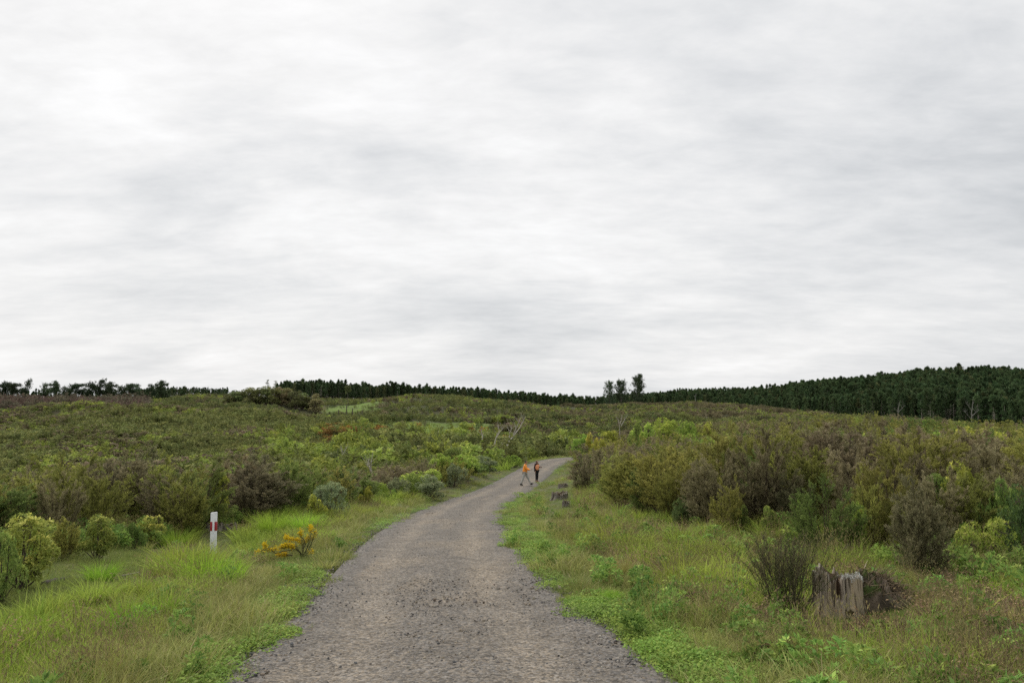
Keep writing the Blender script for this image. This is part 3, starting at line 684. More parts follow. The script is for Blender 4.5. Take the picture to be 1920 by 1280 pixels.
HP = []
hill_cols = [((.064, .074, .026), (.095, .102, .033), (.14, .14, .045)), ((.064, .060, .032), (.090, .076, .042), (.125, .105, .06)), ((.088, .110, .027), (.135, .155, .034), (.19, .20, .045)),
             ((.046, .058, .024), (.065, .078, .028), (.1, .11, .036)), ((.085, .065, .045), (.11, .085, .06), (.14, .11, .08))]
for c in hill_cols:
    HP.append(far_proto(*c)); HP.append(far_proto(*c, kind='b'))
HP.append(far_proto((.08, .055, .018), (.12, .07, .02), (.17, .09, .02), kind='b'))       # 10 orange gorse
def scatter_polar(n, y0, y1, s0=-.86, s1=.86, power=1.0):
    t = rng.uniform(0, 1, n); y = (y0 ** power + t * (y1 ** power - y0 ** power)) ** (1 / power)
    s = rng.uniform(s0, s1, n); return s * y, y
def hill_scrub():
    X = []; 
    for (n, a, b, pw) in ((9000, 44, 85, 1.6), (24000, 80, 160, 1.5), (44000, 150, 420, 1.0)):
        x, y = scatter_polar(n, a, b, power=pw); X.append(np.stack([x, y], 1))
    X = np.vstack(X); x, y = X[:, 0], X[:, 1]; u = x / y * F + 960
    keep = (paddock(x, y) < .3) | (rng.uniform(0, 1, len(x)) < .05)
    keep &= ~((x > 0) & (y < 92) & (u > 1060)) & ~((x < 0) & (y < 58) & (u < 640)) & ~((u > 640) & (u < 1075) & (y < 60))
    d, _ = road_d(x, y); keep &= d > 4.0
    keep &= ~((y < 86) & (x > verge_l(y)) & (x < verge_r(y)))
    keep &= ~((u > 1480) & (y > 240)) & ~((u > 1280) & (y > 330))
    keep &= ~((u < 285) & (y > 172) & (y < 262))
    keep &= ~((u > 425) & (u < 590) & (y > 213) & (y < 240))
    keep &= hsh(np.floor(x * 7), np.floor(y * 7), 4) < .42 + 1.0 * vnoise(x / 6, y / 6, 70)
    x, y, u = x[keep], y[keep], u[keep]; n = len(x)
    z = ground(x, y) - .1
    big = fbm(x / 26, y / 26, 80, 3); sm = vnoise(x / 5, y / 5, 83); r = np.clip(rng.uniform(0, 1, n) * .45 + .55 * sstep(.28, .72, fbm(x / 13, y / 17, 96, 3)), 0, 1)
    h = np.clip(.75 + .9 * vnoise(x / 9, y / 9, 95) + .5 * rng.uniform(0, 1, n) + .5 * (sm - .5) + 0, .5, 2.2)
    left = (u < 600) & (y < 175); valley = (u > 520) & (u < 1075) & (y < 125); dome = (y > 150) & (u > 580) & (u < 1500)
    cls = np.where(r < .38, 0, np.where(r < .58, 3, np.where(r < .78, 1, np.where(r < .92, 2, 4))))
    cls = np.where(left & (r < .62), np.where(big > .5, 3, 0), cls)
    cls = np.where(valley & (r > .45), np.where(sm > .55, 2, 0), cls)
    cls = np.where((u > 1050) & (big > .5) & (r < .6), 1, cls)
    pick = cls * 2 + (rng.uniform(0, 1, n) < np.where(valley | left, .65, .3)).astype(int)
    gorse = (y > 100) & (y < 128) & (u > 600) & (u < 960) & (vnoise(x / 4, y / 4, 88) > .6) & (rng.uniform(0, 1, n) < .35)
    pick = np.where(gorse, 10, pick)
    h = np.where(valley & (rng.uniform(0, 1, n) < .12), h * 1.6, h)
    s = h / 2; w = s * rng.uniform(.85, 1.35, n)
    w *= 1 + .08 * sstep(150, 350, y)
    return np.stack([x, y, z], 1), np.stack([w, w, s], 1), pick
hp, hs_, hk = hill_scrub()
stuff('hillside_scrub', hp, rots(len(hp), .08), hs_, hk, HP, 'low mixed green and brown scrub covering the rolling hillsides', 'scrub')
# brown burnt-looking scrub at far left
x, y = scatter_polar(2600, 165, 262, -.9, -.53); bp_ = far_proto((.042, .030, .024), (.066, .045, .036), (.09, .065, .05)); bp2 = far_proto((.055, .05, .034), (.08, .07, .046), (.11, .095, .07))
stuff('brown_scrub', np.stack([x, y, ground(x, y) - .2], 1), rots(len(x), .08), scls(len(x), .8, 2.0, .4) * [1.1, 1.1, .95], (vnoise(x / 9, y / 9, 97) + .3 * rng.uniform(0, 1, len(x)) > .72).astype(int), [bp_, bp2], 'reddish brown bare thicket below the flat-topped pines', 'scrub')

# ------------------------------------------------------------------ conifers
def conifer(H, W, nw, ncl, per, lL, lW, cA, cB, shape=1.0, bare=.15, lean=0):
    """tapered trunk, whorls of limbs, needle clumps with gaps between them"""
    wood = Geo(); tc = np.array([.16, .14, .12])
    m = 8; t = np.linspace(0, 1, m); ph = rng.uniform(0, 6)
    ax = np.stack([lean * t ** 2 + .012 * H * np.sin(t * 5 + ph), .012 * H * np.cos(t * 4 + ph), H * t], 1)
    wood.tube_path(ax, .017 * H * (1 - t * .9), tc, 6)
    zt = rng.uniform(bare, .99, nw); a = rng.uniform(0, 6.283, nw)
    prof = (1 - (zt - bare) / (1 - bare)) ** shape * .5 * W * rng.uniform(.55, 1.1, nw) + .03 * W
    p0 = np.stack([np.interp(zt, t, ax[:, i]) for i in range(3)], 1); d = nrm(np.stack([np.cos(a), np.sin(a), rng.uniform(.1, .55, nw)], 1))
    p1 = p0 + d * prof[:, None]; wood.tubes(p0, p1, .004 * H, .0015 * H, tc, 3)
    i = np.repeat(np.arange(nw), ncl); s = rng.uniform(.3, 1.05, len(i)); cp = p0[i] + (p1 - p0)[i] * s[:, None] + rng.normal(0, .018 * H, (len(i), 3))
    g = rng.uniform(0, 1, len(i)); j = np.repeat(np.arange(len(i)), per); n = len(j)
    lp = cp[j] + rng.normal(0, .012 * H, (n, 3)); ld = nrm(rdir(n) + np.array([0, 0, .7]) + d[i][j] * .6)
    c = mixc(cA, cB, g[j][:, None]) * rng.uniform(.8, 1.2, (n, 1))
    return Geo().leaves(lp, ld, lL * rng.uniform(.7, 1.3, n), lW, c), wood
PC = ((.024, .040, .018), (.042, .062, .024))
def merged(f, w, mat):
    g = Geo(); 
    for s in (w, f):
        for v, q, c in zip(s.v, s.q, s.c): pass
    V = np.vstack(w.v + f.v); C = np.vstack(w.c + f.c); Q = np.vstack(w.q + [q + w.n for q in f.q])
    return mesh_from('tree', V, Q, mat, C)
PP = []
for k in range(5):
    f, w = conifer(15, 5.5 + k * .4, 46, 4, 5, 1.0, .42, *PC, shape=.62, bare=.18); PP.append(merged(f, w, M_PINE))
for k in range(2):   # lighter, brownish ones
    f, w = conifer(14, 5.5, 40, 4, 5, 1.0, .42, (.045, .055, .022), (.065, .070, .03), shape=.7, bare=.12); PP.append(merged(f, w, M_PINE))
f, w = conifer(11, 4, 26, 2, 2, .5, .1, (.12, .11, .09), (.16, .15, .12), shape=.6, bare=.3); PP.append(merged(f, w, M_PINE))   # bare grey one
def forest(name, polys, label):
    """polys: list of (u0,u1, near distance at u0,u1, far distance at u0,u1, spacing, hmin, hmax)"""
    pts = []; S = []; K = []
    for (u0, u1, n0, n1, f0, f1, sp, h0, h1) in polys:
        ym = max(f0, f1); area = (u1 - u0) / F * ((f0 + f1) ** 2 - (n0 + n1) ** 2) / 8
        n = int(area / sp ** 2)
        t = rng.uniform(0, 1, n); u = u0 + t * (u1 - u0); a = n0 + (n1 - n0) * t; b = f0 + (f1 - f0) * t
        y = np.sqrt(a * a + rng.uniform(0, 1, n) * (b * b - a * a)); x = (u - 960) / F * y
        front = (y < a + (b - a) * .12)
        h = rng.uniform(h0, h1, n) / 15; h *= .76 + .3 * vnoise(x / 25, y / 25, 90) + .16 * rng.uniform(0, 1, n) ** 2
        w = h * rng.uniform(.6, 1.0, n)
        k = np.where(rng.uniform(0, 1, n) < .86, rng.integers(0, 5, n), rng.integers(5, 7, n)); k = np.where(front & (rng.uniform(0, 1, n) < .04), 7, k)
        lo = rng.uniform(0, 1, n) < .3; h = np.where(lo, h * .42, h); w = np.where(lo, w * .9, w)
        pts.append(np.stack([x, y, ground(x, y) - .3], 1)); S.append(np.stack([w, w, h], 1)); K.append(k)
    pts = np.vstack(pts); return stuff(name, pts, rots(len(pts), .03), np.vstack(S), np.concatenate(K), PP, label, 'forest')
forest('pine_forest', [(1480, 2060, 345, 232, 690, 520, 2.8, 11, 15)], 'dark pine plantation covering the long ridge on the right')
forest('pine_forest', [(1215, 1480, 520, 350, 600, 700, 4.0, 11, 15)], 'dark pine wood joining the right ridge behind the knoll with three trees')
forest('pine_forest', [(520, 700, 570, 580, 660, 660, 3.8, 12, 16), (700, 1225, 580, 560, 660, 640, 3.8, 12, 15.5)], 'dark straight-edged pine plantation along the middle skyline')
forest('distant_forest', [(1250, 1440, 1380, 1380, 1560, 1560, 9, 12, 16)], 'bluish far wooded hill between the middle and right plantations')
forest('distant_forest', [(265, 430, 640, 640, 720, 720, 4.0, 5, 8)], 'low dark woodland on the left skyline beyond the flat-topped pines')

def flat_pine(H, W, lean=0):
    """open flat-topped pine: bare trunk, rising limbs, cloud-like needle plates"""
    wood = Geo(); tc = np.array([.13, .11, .09]); t = np.linspace(0, 1, 7)
    ax = np.stack([lean * t ** 1.5, .02 * H * np.sin(t * 4), H * .86 * t], 1); wood.tube_path(ax, .02 * H * (1 - t * .75), tc, 6)
    n = 13; a = rng.uniform(0, 6.283, n); zt = rng.uniform(.38, .98, n)
    p0 = np.stack([np.interp(zt, t, ax[:, i]) for i in range(3)], 1)
    ext = .5 * W * rng.uniform(.25, 1.1, n) * np.where(zt < .6, rng.uniform(.2, .9, n), 1.1 - .4 * zt); p1 = p0 + np.stack([np.cos(a) * ext, np.sin(a) * ext, H * (.03 + .12 * rng.uniform(0, 1, n))], 1)
    wood.tubes(p0, p1, .008 * H, .003 * H, tc, 4)
    nc = 70; i = np.repeat(np.arange(n), nc // 2); m = len(i); sz = (W * .11)
    cp = p1[i] + rng.normal(0, 1, (m, 3)) * np.array([sz, sz, sz * .42]); j = np.repeat(np.arange(m), 9); q = len(j)
    f = Geo().leaves(cp[j] + rng.normal(0, .025 * H, (q, 3)), nrm(rdir(q) + [0, 0, .6]), .05 * H, .026 * H, mixc((.022, .034, .018), (.036, .05, .024), rng.uniform(0, 1, (q, 1))))
    return f, wood
FPM = []
for k in range(5):
    f, w = flat_pine(8, 6 + k * .5, rng.uniform(-.6, .6)); FPM.append((f.mesh('crown', M_PINE), w.mesh('trunk', M_BARK)))
def tree(name, meshes, u, vtop, Y, wpx, H0, W0, label, group=None, cat='tree', rz=None, dz=0):
    q = P(u, 755, Y); z = g1(q[0], Y) - .2; top = P(u, vtop, Y)[2]; h = top - z
    e = link(name, None, loc=(q[0], Y, z), rot=(0, 0, rng.uniform(0, 6.28) if rz is None else rz), scale=(wpx / F * Y / W0,) * 2 + (h / H0,))
    link('crown', meshes[0], e); link('trunk', meshes[1], e); return tag(e, label, cat, group)
skyl = [(-14, 716, 34), (8, 714, 30), (24, 721, 22), (47, 714, 24), (84, 722, 24), (101, 718, 20), (126, 723, 24), (146, 721, 26), (166, 718, 30), (188, 714, 28), (206, 719, 26), (228, 725, 24), (244, 721, 26), (260, 724, 24), (283, 722, 20), (301, 716, 26)]
gl = 'flat-topped pines on the left skyline'
LS = {8: 'dense flat-topped pine at the left edge of the skyline', 24: 'smaller flat-topped pine touching the one at the left edge', 47: 'lone open-crowned pine standing by itself near the left edge of the skyline',
      84: 'left tree of the close pair of pines right of the lone one', 101: 'right, ragged tree of the close pair of pines right of the lone one', 126: 'leftmost pine of the long skyline row', 146: 'second pine in the long skyline row, joined to its leftmost',
      166: 'broad pine third from the left in the long skyline row', 188: 'tallest pine in the middle of the long skyline row', 206: 'pine just right of the tallest in the long skyline row', 228: 'lower pine in the right half of the long skyline row',
      244: 'round-headed pine near the right end of the long skyline row', 260: 'umbrella pine closing the right end of the long skyline row', 283: 'short dark pine left of the tall one at the right of the skyline pines', 301: 'tall rightmost pine of the left skyline with layered crown'}
for i, (u, vt, w) in enumerate(skyl):
    if u < -10: continue
    tree('pine_tree', FPM[(i * 3) % 5], u, vt + [0, 2, -1, 1, -2, 0, 3][i % 7] * .7, 318 + (i * 7) % 11, w * [1, .82, 1.15, .9, 1.05][i % 5], 7.6, 6.2 + ((i * 3) % 5) * .5, LS[u], gl)
for u, vt, w in ((60, 736, 60), (115, 735, 50), (215, 737, 50)):
    pass
# understorey of the skyline row
x, y = scatter_polar(520, 322, 348, -.95, -.5); stuff('skyline_thicket', np.stack([x, y, ground(x, y) - .2], 1), rots(len(x)), scls(len(x), .16, .36, .3), rng.integers(0, 5, len(x)), PP[:5], 'dark undergrowth between the trunks of the skyline pines', 'undergrowth')

# three trees on the knoll
def open_tree(H, W, bare, dens, up, rough=1.0):
    wood = Geo(); tc = np.array([.15, .13, .11]); t = np.linspace(0, 1, 9)
    ax = np.stack([.02 * H * np.sin(t * 6), .02 * H * np.cos(t * 5) - .02 * H, H * .94 * t], 1); wood.tube_path(ax, .022 * H * (1 - t * .85), tc, 7)
    n = 44; zt = np.linspace(bare, .97, n); a = rng.uniform(0, 6.283, n)
    ext = .5 * W * rng.uniform(.55, 1.05, n) * np.sin(np.clip((1.04 - zt) / (1.04 - bare), 0, 1) ** .7 * math.pi * .62 + .12)
    p0 = np.stack([np.interp(zt, t, ax[:, i]) for i in range(3)], 1); p1 = p0 + np.stack([np.cos(a) * ext, np.sin(a) * ext, ext * up], 1)
    wood.tubes(p0, p1, .007 * H, .002 * H, tc, 4)
    i = np.repeat(np.arange(n), dens); m = len(i); s = rng.uniform(.35, 1.08, m)
    cp = p0[i] + (p1 - p0)[i] * s[:, None] + rng.normal(0, .028 * H, (m, 3)); j = np.repeat(np.arange(m), 12); q = len(j)
    f = Geo().leaves(cp[j] + rng.normal(0, .013 * H, (q, 3)), nrm(rdir(q) + [0, 0, .5]), .035 * H, .013 * H, mixc((.024, .036, .02), (.042, .056, .028), rng.uniform(0, 1, (q, 1))))
    return f.mesh('crown', M_PINE), w_(wood)
def w_(g): return g.mesh('trunk', M_BARK)
gt = 'three tall trees on the knoll'
tree('skyline_tree', open_tree(12, 7, .15, 10, .6), 1143, 714, 330, 26, 12, 7, 'feathery leftmost tree of the three on the knoll', gt)
tree('skyline_tree', open_tree(12, 7, .2, 15, .75), 1165, 713, 334, 27, 12, 7, 'dense rounded middle tree of the three on the knoll', gt)
tree('skyline_tree', open_tree(12, 7, .22, 15, .45), 1197, 701, 328, 32, 12, 7, 'tallest tree of the three on the knoll, at their right', gt)

# stand of trees in front of the plantation
def stand_tree(H, W, cA, cB):
    f, w = broadleaf(H, W, 16, 330, .5, .22, cA, cB, tuple(np.array(cB) * 1.35), per=5)
    t = np.linspace(0, 1, 6); w.tube_path(np.stack([.2 * np.sin(t * 3), 0 * t, H * .8 * t], 1), .02 * H * (1.1 - t), (.16, .14, .11), 6)
    return f.mesh('crown', M_FAR), w.mesh('trunk', M_BARK)
STD = [stand_tree(8, 3.6, *c) for c in (((.05, .062, .024), (.085, .09, .03)), ((.058, .062, .027), (.09, .088, .035)), ((.075, .068, .035), (.11, .092, .045)), ((.045, .06, .024), (.07, .085, .03)))]
sg = 'trees of the dense stand in front of the plantation'
sw = ['olive', 'brownish', 'tawny', 'dark green']
stl = [(426, 738, 0), (441, 731, 3), (455, 727, 0), (470, 726, 1), (485, 724, 0), (499, 723, 3), (513, 722, 0), (527, 724, 2), (541, 727, 2), (554, 730, 1), (567, 738, 0), (579, 745, 1), (592, 736, 2)]
for i, (u, vt, k) in enumerate(stl):
    lab = '%s bare-limbed tree at the right end of the dense stand, beside the paddock' % sw[k] if i == len(stl) - 1 else '%s tree, %s from the left in the front of the dense stand' % (sw[k], ordw(i))
    tree('broadleaf_tree', STD[k], u, vt - 4, 219 + (i % 3) * 2.2, 27, 7.7, 3.6, lab, sg)
for i, (u, vt, k) in enumerate(((448, 729, 3), (477, 724, 0), (506, 721, 0), (534, 725, 0), (560, 734, 3))):
    tree('broadleaf_tree', STD[k], u, vt - 5, 230 + (i % 2) * 2, 36, 7.7, 3.6, '%s tree, %s from the left in the back row of the dense stand' % (sw[k], ordw(i)), sg)
# lone slender tree by the paddock
f, w = conifer(10, 2.6, 22, 5, 5, .6, .25, (.05, .06, .025), (.075, .08, .035), shape=.4, bare=.62)
tree('slender_tree', (f.mesh('crown', M_PINE), w.mesh('trunk', M_BARK)), 652, 722, 250, 12, 10, 2.6, 'slender bare-trunked tree with a small top crown beside the green paddock')
f, w = conifer(10, 2.6, 26, 3, 4, .6, .2, (.05, .06, .03), (.075, .08, .04), shape=.6, bare=.2)
tm = (f.mesh('crown', M_PINE), w.mesh('trunk', M_BARK))
tree('skyline_tree', tm, 501, 713, 560, 9, 10, 2.6, 'small pointed tree poking above the dense stand')
tree('skyline_tree', tm, 515, 715, 560, 9, 10, 2.6, 'round-topped little tree at the left end of the middle plantation')

# ------------------------------------------------------------------ dead trees, posts, wood heaps
def dead_tree(paths, label, Y, r, col=(.5, .46, .4)):
    """paths: branches given as photo positions at one distance; depth varied by a real offset"""
    b = hit(*paths[0][0], 40, 140) if Y is None else P(*paths[0][0], Y)
    b = np.array([b[0], b[1], g1(b[0], b[1])])
    e = link('dead_tree', None, loc=b); parts = []
    for k, path in enumerate(paths):
        pts = np.array([P(u, v, b[1]) - b for u, v in path])
        if k == 0: pts[0, 2] = min(pts[0, 2], -.1)
        dy = rng.uniform(-.5, .5); pts[:, 1] = np.linspace(0, dy, len(pts)) if k == 0 else np.linspace(0, dy * 2, len(pts))
        s = np.linspace(0, len(pts) - 1, 12); pp = np.stack([np.interp(s, np.arange(len(pts)), pts[:, i]) for i in range(3)], 1); pp += rng.normal(0, .02, pp.shape)
        rr = r * (1 - .8 * np.linspace(0, 1, 12)) * (1 if k == 0 else .6)
        g = Geo().tube_path(pp, rr, col, 6)
        # fine twigs
        n = 9; i = rng.integers(5, 12, n); d = nrm(rdir(n) * .7 + [0, 0, .9]); ll = rng.uniform(.3, 1.0, n) * r * 12
        g.tubes(pp[i], pp[i] + d * ll[:, None], r * .13, r * .05, col, 3)
        link('trunk' if k == 0 else 'limb', g.mesh('limb', M_BARK, True), e)
    return tag(e, label, 'dead tree', 'pale dead trees in the valley scrub')
dead_tree([[(948, 846), (951, 832), (962, 818), (974, 803), (985, 780)], [(962, 818), (966, 806), (971, 797), (974, 790)], [(955, 826), (956, 812), (960, 800)]], 'largest pale dead tree, leaning right, beyond the walkers', 84, .15)
dead_tree([[(926, 858), (925, 838), (930, 822), (936, 806), (934, 797)], [(926, 856), (934, 845), (942, 832)], [(931, 820), (938, 808), (946, 800)]], 'forked pale dead tree with a wispy top, left of the largest one', 84, .13)
dead_tree([[(903, 862), (904, 845), (904, 825), (903, 806)], [(901, 862), (898, 850), (896, 840)]], 'upright thin pale dead stem, leftmost of the three beyond the green bushes', 82, .12)
dead_tree([[(697, 892), (696, 880), (698, 868)], [(696, 882), (693, 874), (692, 870)]], 'short white snag standing in the scrub left of the road', 46, .09)
dead_tree([[(645, 862), (641, 845), (638, 836)], [(643, 852), (647, 842), (650, 836)]], 'small pale twiggy snag in the valley scrub above the white snag', 74, .06)
dead_tree([[(826, 830), (823, 818), (821, 808)]], 'thin pale pole-like dead stem below the orange gorse bank', 105, .055)
dead_tree([[(1165, 800), (1160, 788), (1154, 780)], [(1163, 795), (1166, 785), (1169, 778)], [(1164, 798), (1172, 788), (1180, 776)]], 'bare twiggy dead shrub above the lime bushes right of the bend', 74, .045)
dead_tree([[(1305, 765), (1304, 750), (1303, 742)]], 'grey snag standing in front of the wood right of the knoll', 330, .2, (.3, .29, .26))
dead_tree([[(1686, 790), (1684, 770), (1688, 752)], [(1685, 776), (1676, 766)], [(1685, 772), (1695, 760)]], 'bare grey tree in front of the right plantation', 226, .16, (.22, .21, .18))
dead_tree([[(1822, 796), (1821, 775), (1823, 748)], [(1821, 785), (1808, 772)], [(1822, 780), (1838, 768)], [(1822, 770), (1810, 755)]], 'broad bare grey tree in front of the plantation near the right edge', 214, .18, (.24, .23, .20))

M_POST = col_mat('weathered_post')
for i, (u, vt, vb, lab) in enumerate(((635, 768, 781, 'grey fence post leftmost of the four below the small paddock'), (650, 760, 782, 'taller fence post second from left below the small paddock'), (661, 765, 782, 'fence post third from left below the small paddock'), (679, 769, 784, 'rightmost fence post below the small paddock'), (666, 798, 810, 'single fence post on the long grassy terrace'))):
    Y = 205 if i < 4 else 121
    q = P(u, vt, Y); zb = g1(q[0], Y) - .2; h = q[2] - zb; r = .16 if i < 4 else .11
    g = Geo().tube_path([[0, 0, 0], [.02, 0, h * .5], [0, 0, h]], [r, r * .95, r * .85], (.13, .11, .09), 8)
    g.add([[r * .85 * math.cos(t), r * .85 * math.sin(t), h] for t in np.arange(4) * math.pi / 2], [[0, 1, 2, 3]], (.2, .18, .15))
    tag(link('fence_post', g.mesh('fence_post', M_POST), loc=(q[0], Y, zb)), lab, 'fence post', 'fence posts by the paddocks')

def wood_heap(u0, v0, u1, v1, Y, label, hgt=.5, n=110, L=1.5):
    a = P(u0, 755, Y); b = P(u1, 755, Y + rng.uniform(-4, 4)); t = rng.uniform(0, 1, n)
    p = a + (b - a) * t[:, None]; p[:, 1] += rng.normal(0, .7, n)
    o = np.array([(a[0] + b[0]) / 2, Y, 0]); o[2] = g1(o[0], Y); top0 = P(u0, v0, Y)[2]; top1 = P(u1, v1, Y)[2]
    gz = ground(p[:, 0], p[:, 1]); tt = top0 + (top1 - top0) * t
    p[:, 2] = np.maximum(gz + .2, tt - rng.uniform(0, 1, n) * hgt * 1.3) - .0
    d = nrm(np.stack([rng.normal(1, .6, n), rng.normal(0, .6, n), rng.normal(0, .3, n)], 1)); l = rng.uniform(.3, 1, n) * L
    r = rng.uniform(.04, .12, n) * (Y / 120) ** .6
    c = mixc((.30, .27, .24), (.52, .49, .45), rng.uniform(0, 1, (n, 1)))
    g = Geo().tubes(p - o - d * l[:, None] / 2, p - o + d * l[:, None] / 2, r, r * .6, c, 5)
    # a mound of smaller debris under it, down to the ground
    m = n; t2 = rng.uniform(0, 1, m); pb = a + (b - a) * t2[:, None]; pb[:, 1] += rng.normal(0, .6, m); gb = ground(pb[:, 0], pb[:, 1]); tb = top0 + (top1 - top0) * t2
    pb[:, 2] = gb + rng.uniform(0, 1, m) * np.maximum(tb - gb, .1)
    db = nrm(rng.normal(size=(m, 3)) * [1, 1, .4]); g.tubes(pb - o - db * .4, pb - o + db * .4, .07, .04, (.2, .17, .14), 4)
    tag(link('wood_heap', g.mesh('wood_heap', M_BARK), loc=o), label, 'wood heap', 'pale heaps of felling debris on the hillsides')
wood_heap(1006, 798, 1040, 801, 150, 'pale heap of felling debris on the slope above the bend', .6, 110)
wood_heap(1052, 805, 1074, 807, 148, 'smaller pale debris heap just right of and below the long one above the bend', .5, 60)
wood_heap(404, 775, 458, 786, 160, 'long pale band of felling debris on the left hillside below the dense stand', .5, 150)
wood_heap(88, 806, 120, 801, 120, 'pale fallen log heap on the left hillside, left part', .3, 60)
wood_heap(140, 799, 152, 797, 122, 'small debris heap right beside the pale fallen log heap on the left hillside', .4, 40)
wood_heap(262, 792, 298, 794, 128, 'greyish debris heap in the middle of the left hillside', .5, 100)
wood_heap(188, 782, 204, 781, 150, 'tiny pale debris heap high on the left hillside', .5, 40)
wood_heap(372, 786, 396, 791, 142, 'thin pale debris line left of the long pale band on the left hillside', .3, 40)
wood_heap(892, 818, 912, 822, 96, 'small grey debris heap behind the pale dead trees', .5, 60, 1.0)

# ------------------------------------------------------------------ tree stumps
def stump_mesh(Rr, H, seed, pale=(.50, .41, .29), dark=(.07, .055, .045), notch=True, flare=.45, rag=.22):
    na, nh = 300, 90
    th = np.linspace(0, 2 * math.pi, na, endpoint=False); T, S = np.meshgrid(th, np.linspace(0, 1, nh))
    cx, sx = np.cos(T), np.sin(T)
    lob = vnoise(cx * 1.6 + 9, sx * 1.6 + seed, seed)
    gro = vnoise(T * 11, S * 1.2 + 3, seed + 1) * .6 + vnoise(T * 26, S * 2.2, seed + 2) * .4
    top = H * (1 - rag * vnoise(T * 2.4, T * 0 + 1, seed + 3) - rag * .6 * vnoise(T * 9, T * 0, seed + 4) - .10 * vnoise(T * 26, T * 0, seed + 14))
    top[:, :] = top[:1, :] ; top[:, -1] = top[:, 0] * .5 + top[:, -2] * .5
    r = Rr * (1 + flare * np.exp(-S * 4.2) * (.4 + lob) + .30 * (lob - .5) - .22 * (gro - .5) - .07 * sstep(.68, .8, vnoise(T * 17, S * 1.1, seed + 13)) - .05 * S)
    if notch:   # a rotted slot in the face towards the road, and a hollow at the foot
        k = np.exp(-(((T - 4.35) / .13) ** 4)) * sstep(.55, .62, S); r = r * (1 - .34 * k)
        k2 = np.exp(-(((T - 4.78) / .2) ** 4)) * (1 - sstep(.30, .42, S + .12 * gro)); r = r * (1 - .3 * k2)
    x, y, z = r * cx, r * sx, top * S
    g = Geo(); 
    fib = np.clip(gro * 1.1 + .15 * vnoise(T * 50, S * 7, seed + 7) - .1, 0, 1)[..., None]
    c = mixc(np.array(pale) * .6, np.array(pale) * 1.25, fib)
    k = sstep(.5, .75, vnoise(T * 2.2, S * 1.5, seed + 9))[..., None] * .6; c = c * (1 - k) + np.array([.27, .235, .21]) * k
    al = (sstep(.5, .05, S) * sstep(.35, .7, vnoise(T * 4, S * 4, seed + 11)))[..., None] * .6; c = c * (1 - al) + np.array([.13, .15, .06]) * al
    bark = (sstep(2.3, 2.6, T) * (1 - sstep(3.2, 3.35, T)))[..., None] * (1 if notch else 0)
    bark = np.maximum(bark, ((T < 1.2) | (T > 5.9))[..., None] * .85 * (1 if notch else 0)); c = c * (1 - bark) + np.array(dark) * (.6 + .9 * gro[..., None]) * bark
    if notch: c = c * (1 - k[..., :1] * 0); kk = (np.exp(-(((T - 4.35) / .12) ** 4)) * sstep(.55, .62, S))[..., None]; c = c * (1 - kk) + np.array([.10, .06, .035]) * kk
    crk = np.maximum(sstep(.66, .74, vnoise(T * 17, S * 1.1, seed + 13)), .8 * sstep(.74, .8, vnoise(T * 38, S * 2.3, seed + 15)))[..., None] * .8; c = c * (1 - crk) + np.array([.07, .055, .04]) * crk
    i = np.arange(nh - 1)[:, None] * na; j = np.arange(na)[None]; jn = (j + 1) % na
    q = np.stack([i + j, i + jn, i + na + jn, i + na + j], -1).reshape(-1, 4)
    g.add(np.stack([x, y, z], -1).reshape(-1, 3), q, c.reshape(-1, 3))
    # broken top, sinking to a hollow
    rings = []; cc = []
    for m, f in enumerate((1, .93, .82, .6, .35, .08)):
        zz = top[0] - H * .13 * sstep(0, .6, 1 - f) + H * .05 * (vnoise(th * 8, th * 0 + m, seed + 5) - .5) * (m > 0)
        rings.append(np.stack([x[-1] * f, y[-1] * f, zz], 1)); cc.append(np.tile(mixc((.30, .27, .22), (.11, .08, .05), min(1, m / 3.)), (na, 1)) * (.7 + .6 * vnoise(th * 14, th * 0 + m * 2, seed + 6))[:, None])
    ii = np.arange(5)[:, None] * na; q = np.stack([ii + j, ii + jn, ii + na + jn, ii + na + j], -1).reshape(-1, 4)
    g.add(np.vstack(rings), q, np.vstack(cc)); return g, top[0], r[-1], th
M_WOOD = leaf_mat('weathered_wood', hue=.004, val=.05, trans=0, rough=.9)
b = hit(1571, 1150, 5, 20)
hh = P(1571, 1062, b[1])[2] - b[2]; rr = 41 / F * b[1]
e = link('tree_stump', None, loc=b - [0, 0, .06])
g, topz, rt, th = stump_mesh(rr * .99, hh + .1, 3, rag=.2, flare=.3); link('wood', g.mesh('wood', M_WOOD, True), e)
# grey lichen crust along the upper right rim
g = Geo(); n = 900; t = rng.uniform(-1.75, -.1, n) % 6.283; ff = rng.uniform(.82, 1.03, n); rx = np.interp(t, th, rt); tz = np.interp(t, th, topz)
p = np.stack([np.cos(t) * rx * ff, np.sin(t) * rx * ff, tz + rng.uniform(-.02, .03, n)], 1)
g.leaves(p, rdir(n) + [0, 0, .5], rng.uniform(.008, .026, n), .012, mixc((.38, .38, .34), (.62, .62, .58), rng.uniform(0, 1, (n, 1)))); link('lichen', g.mesh('lichen', M_WOOD), e)
tag(e, 'large pale weathered stump with grey lichen on its broken top, in the grass at right', 'tree stump')
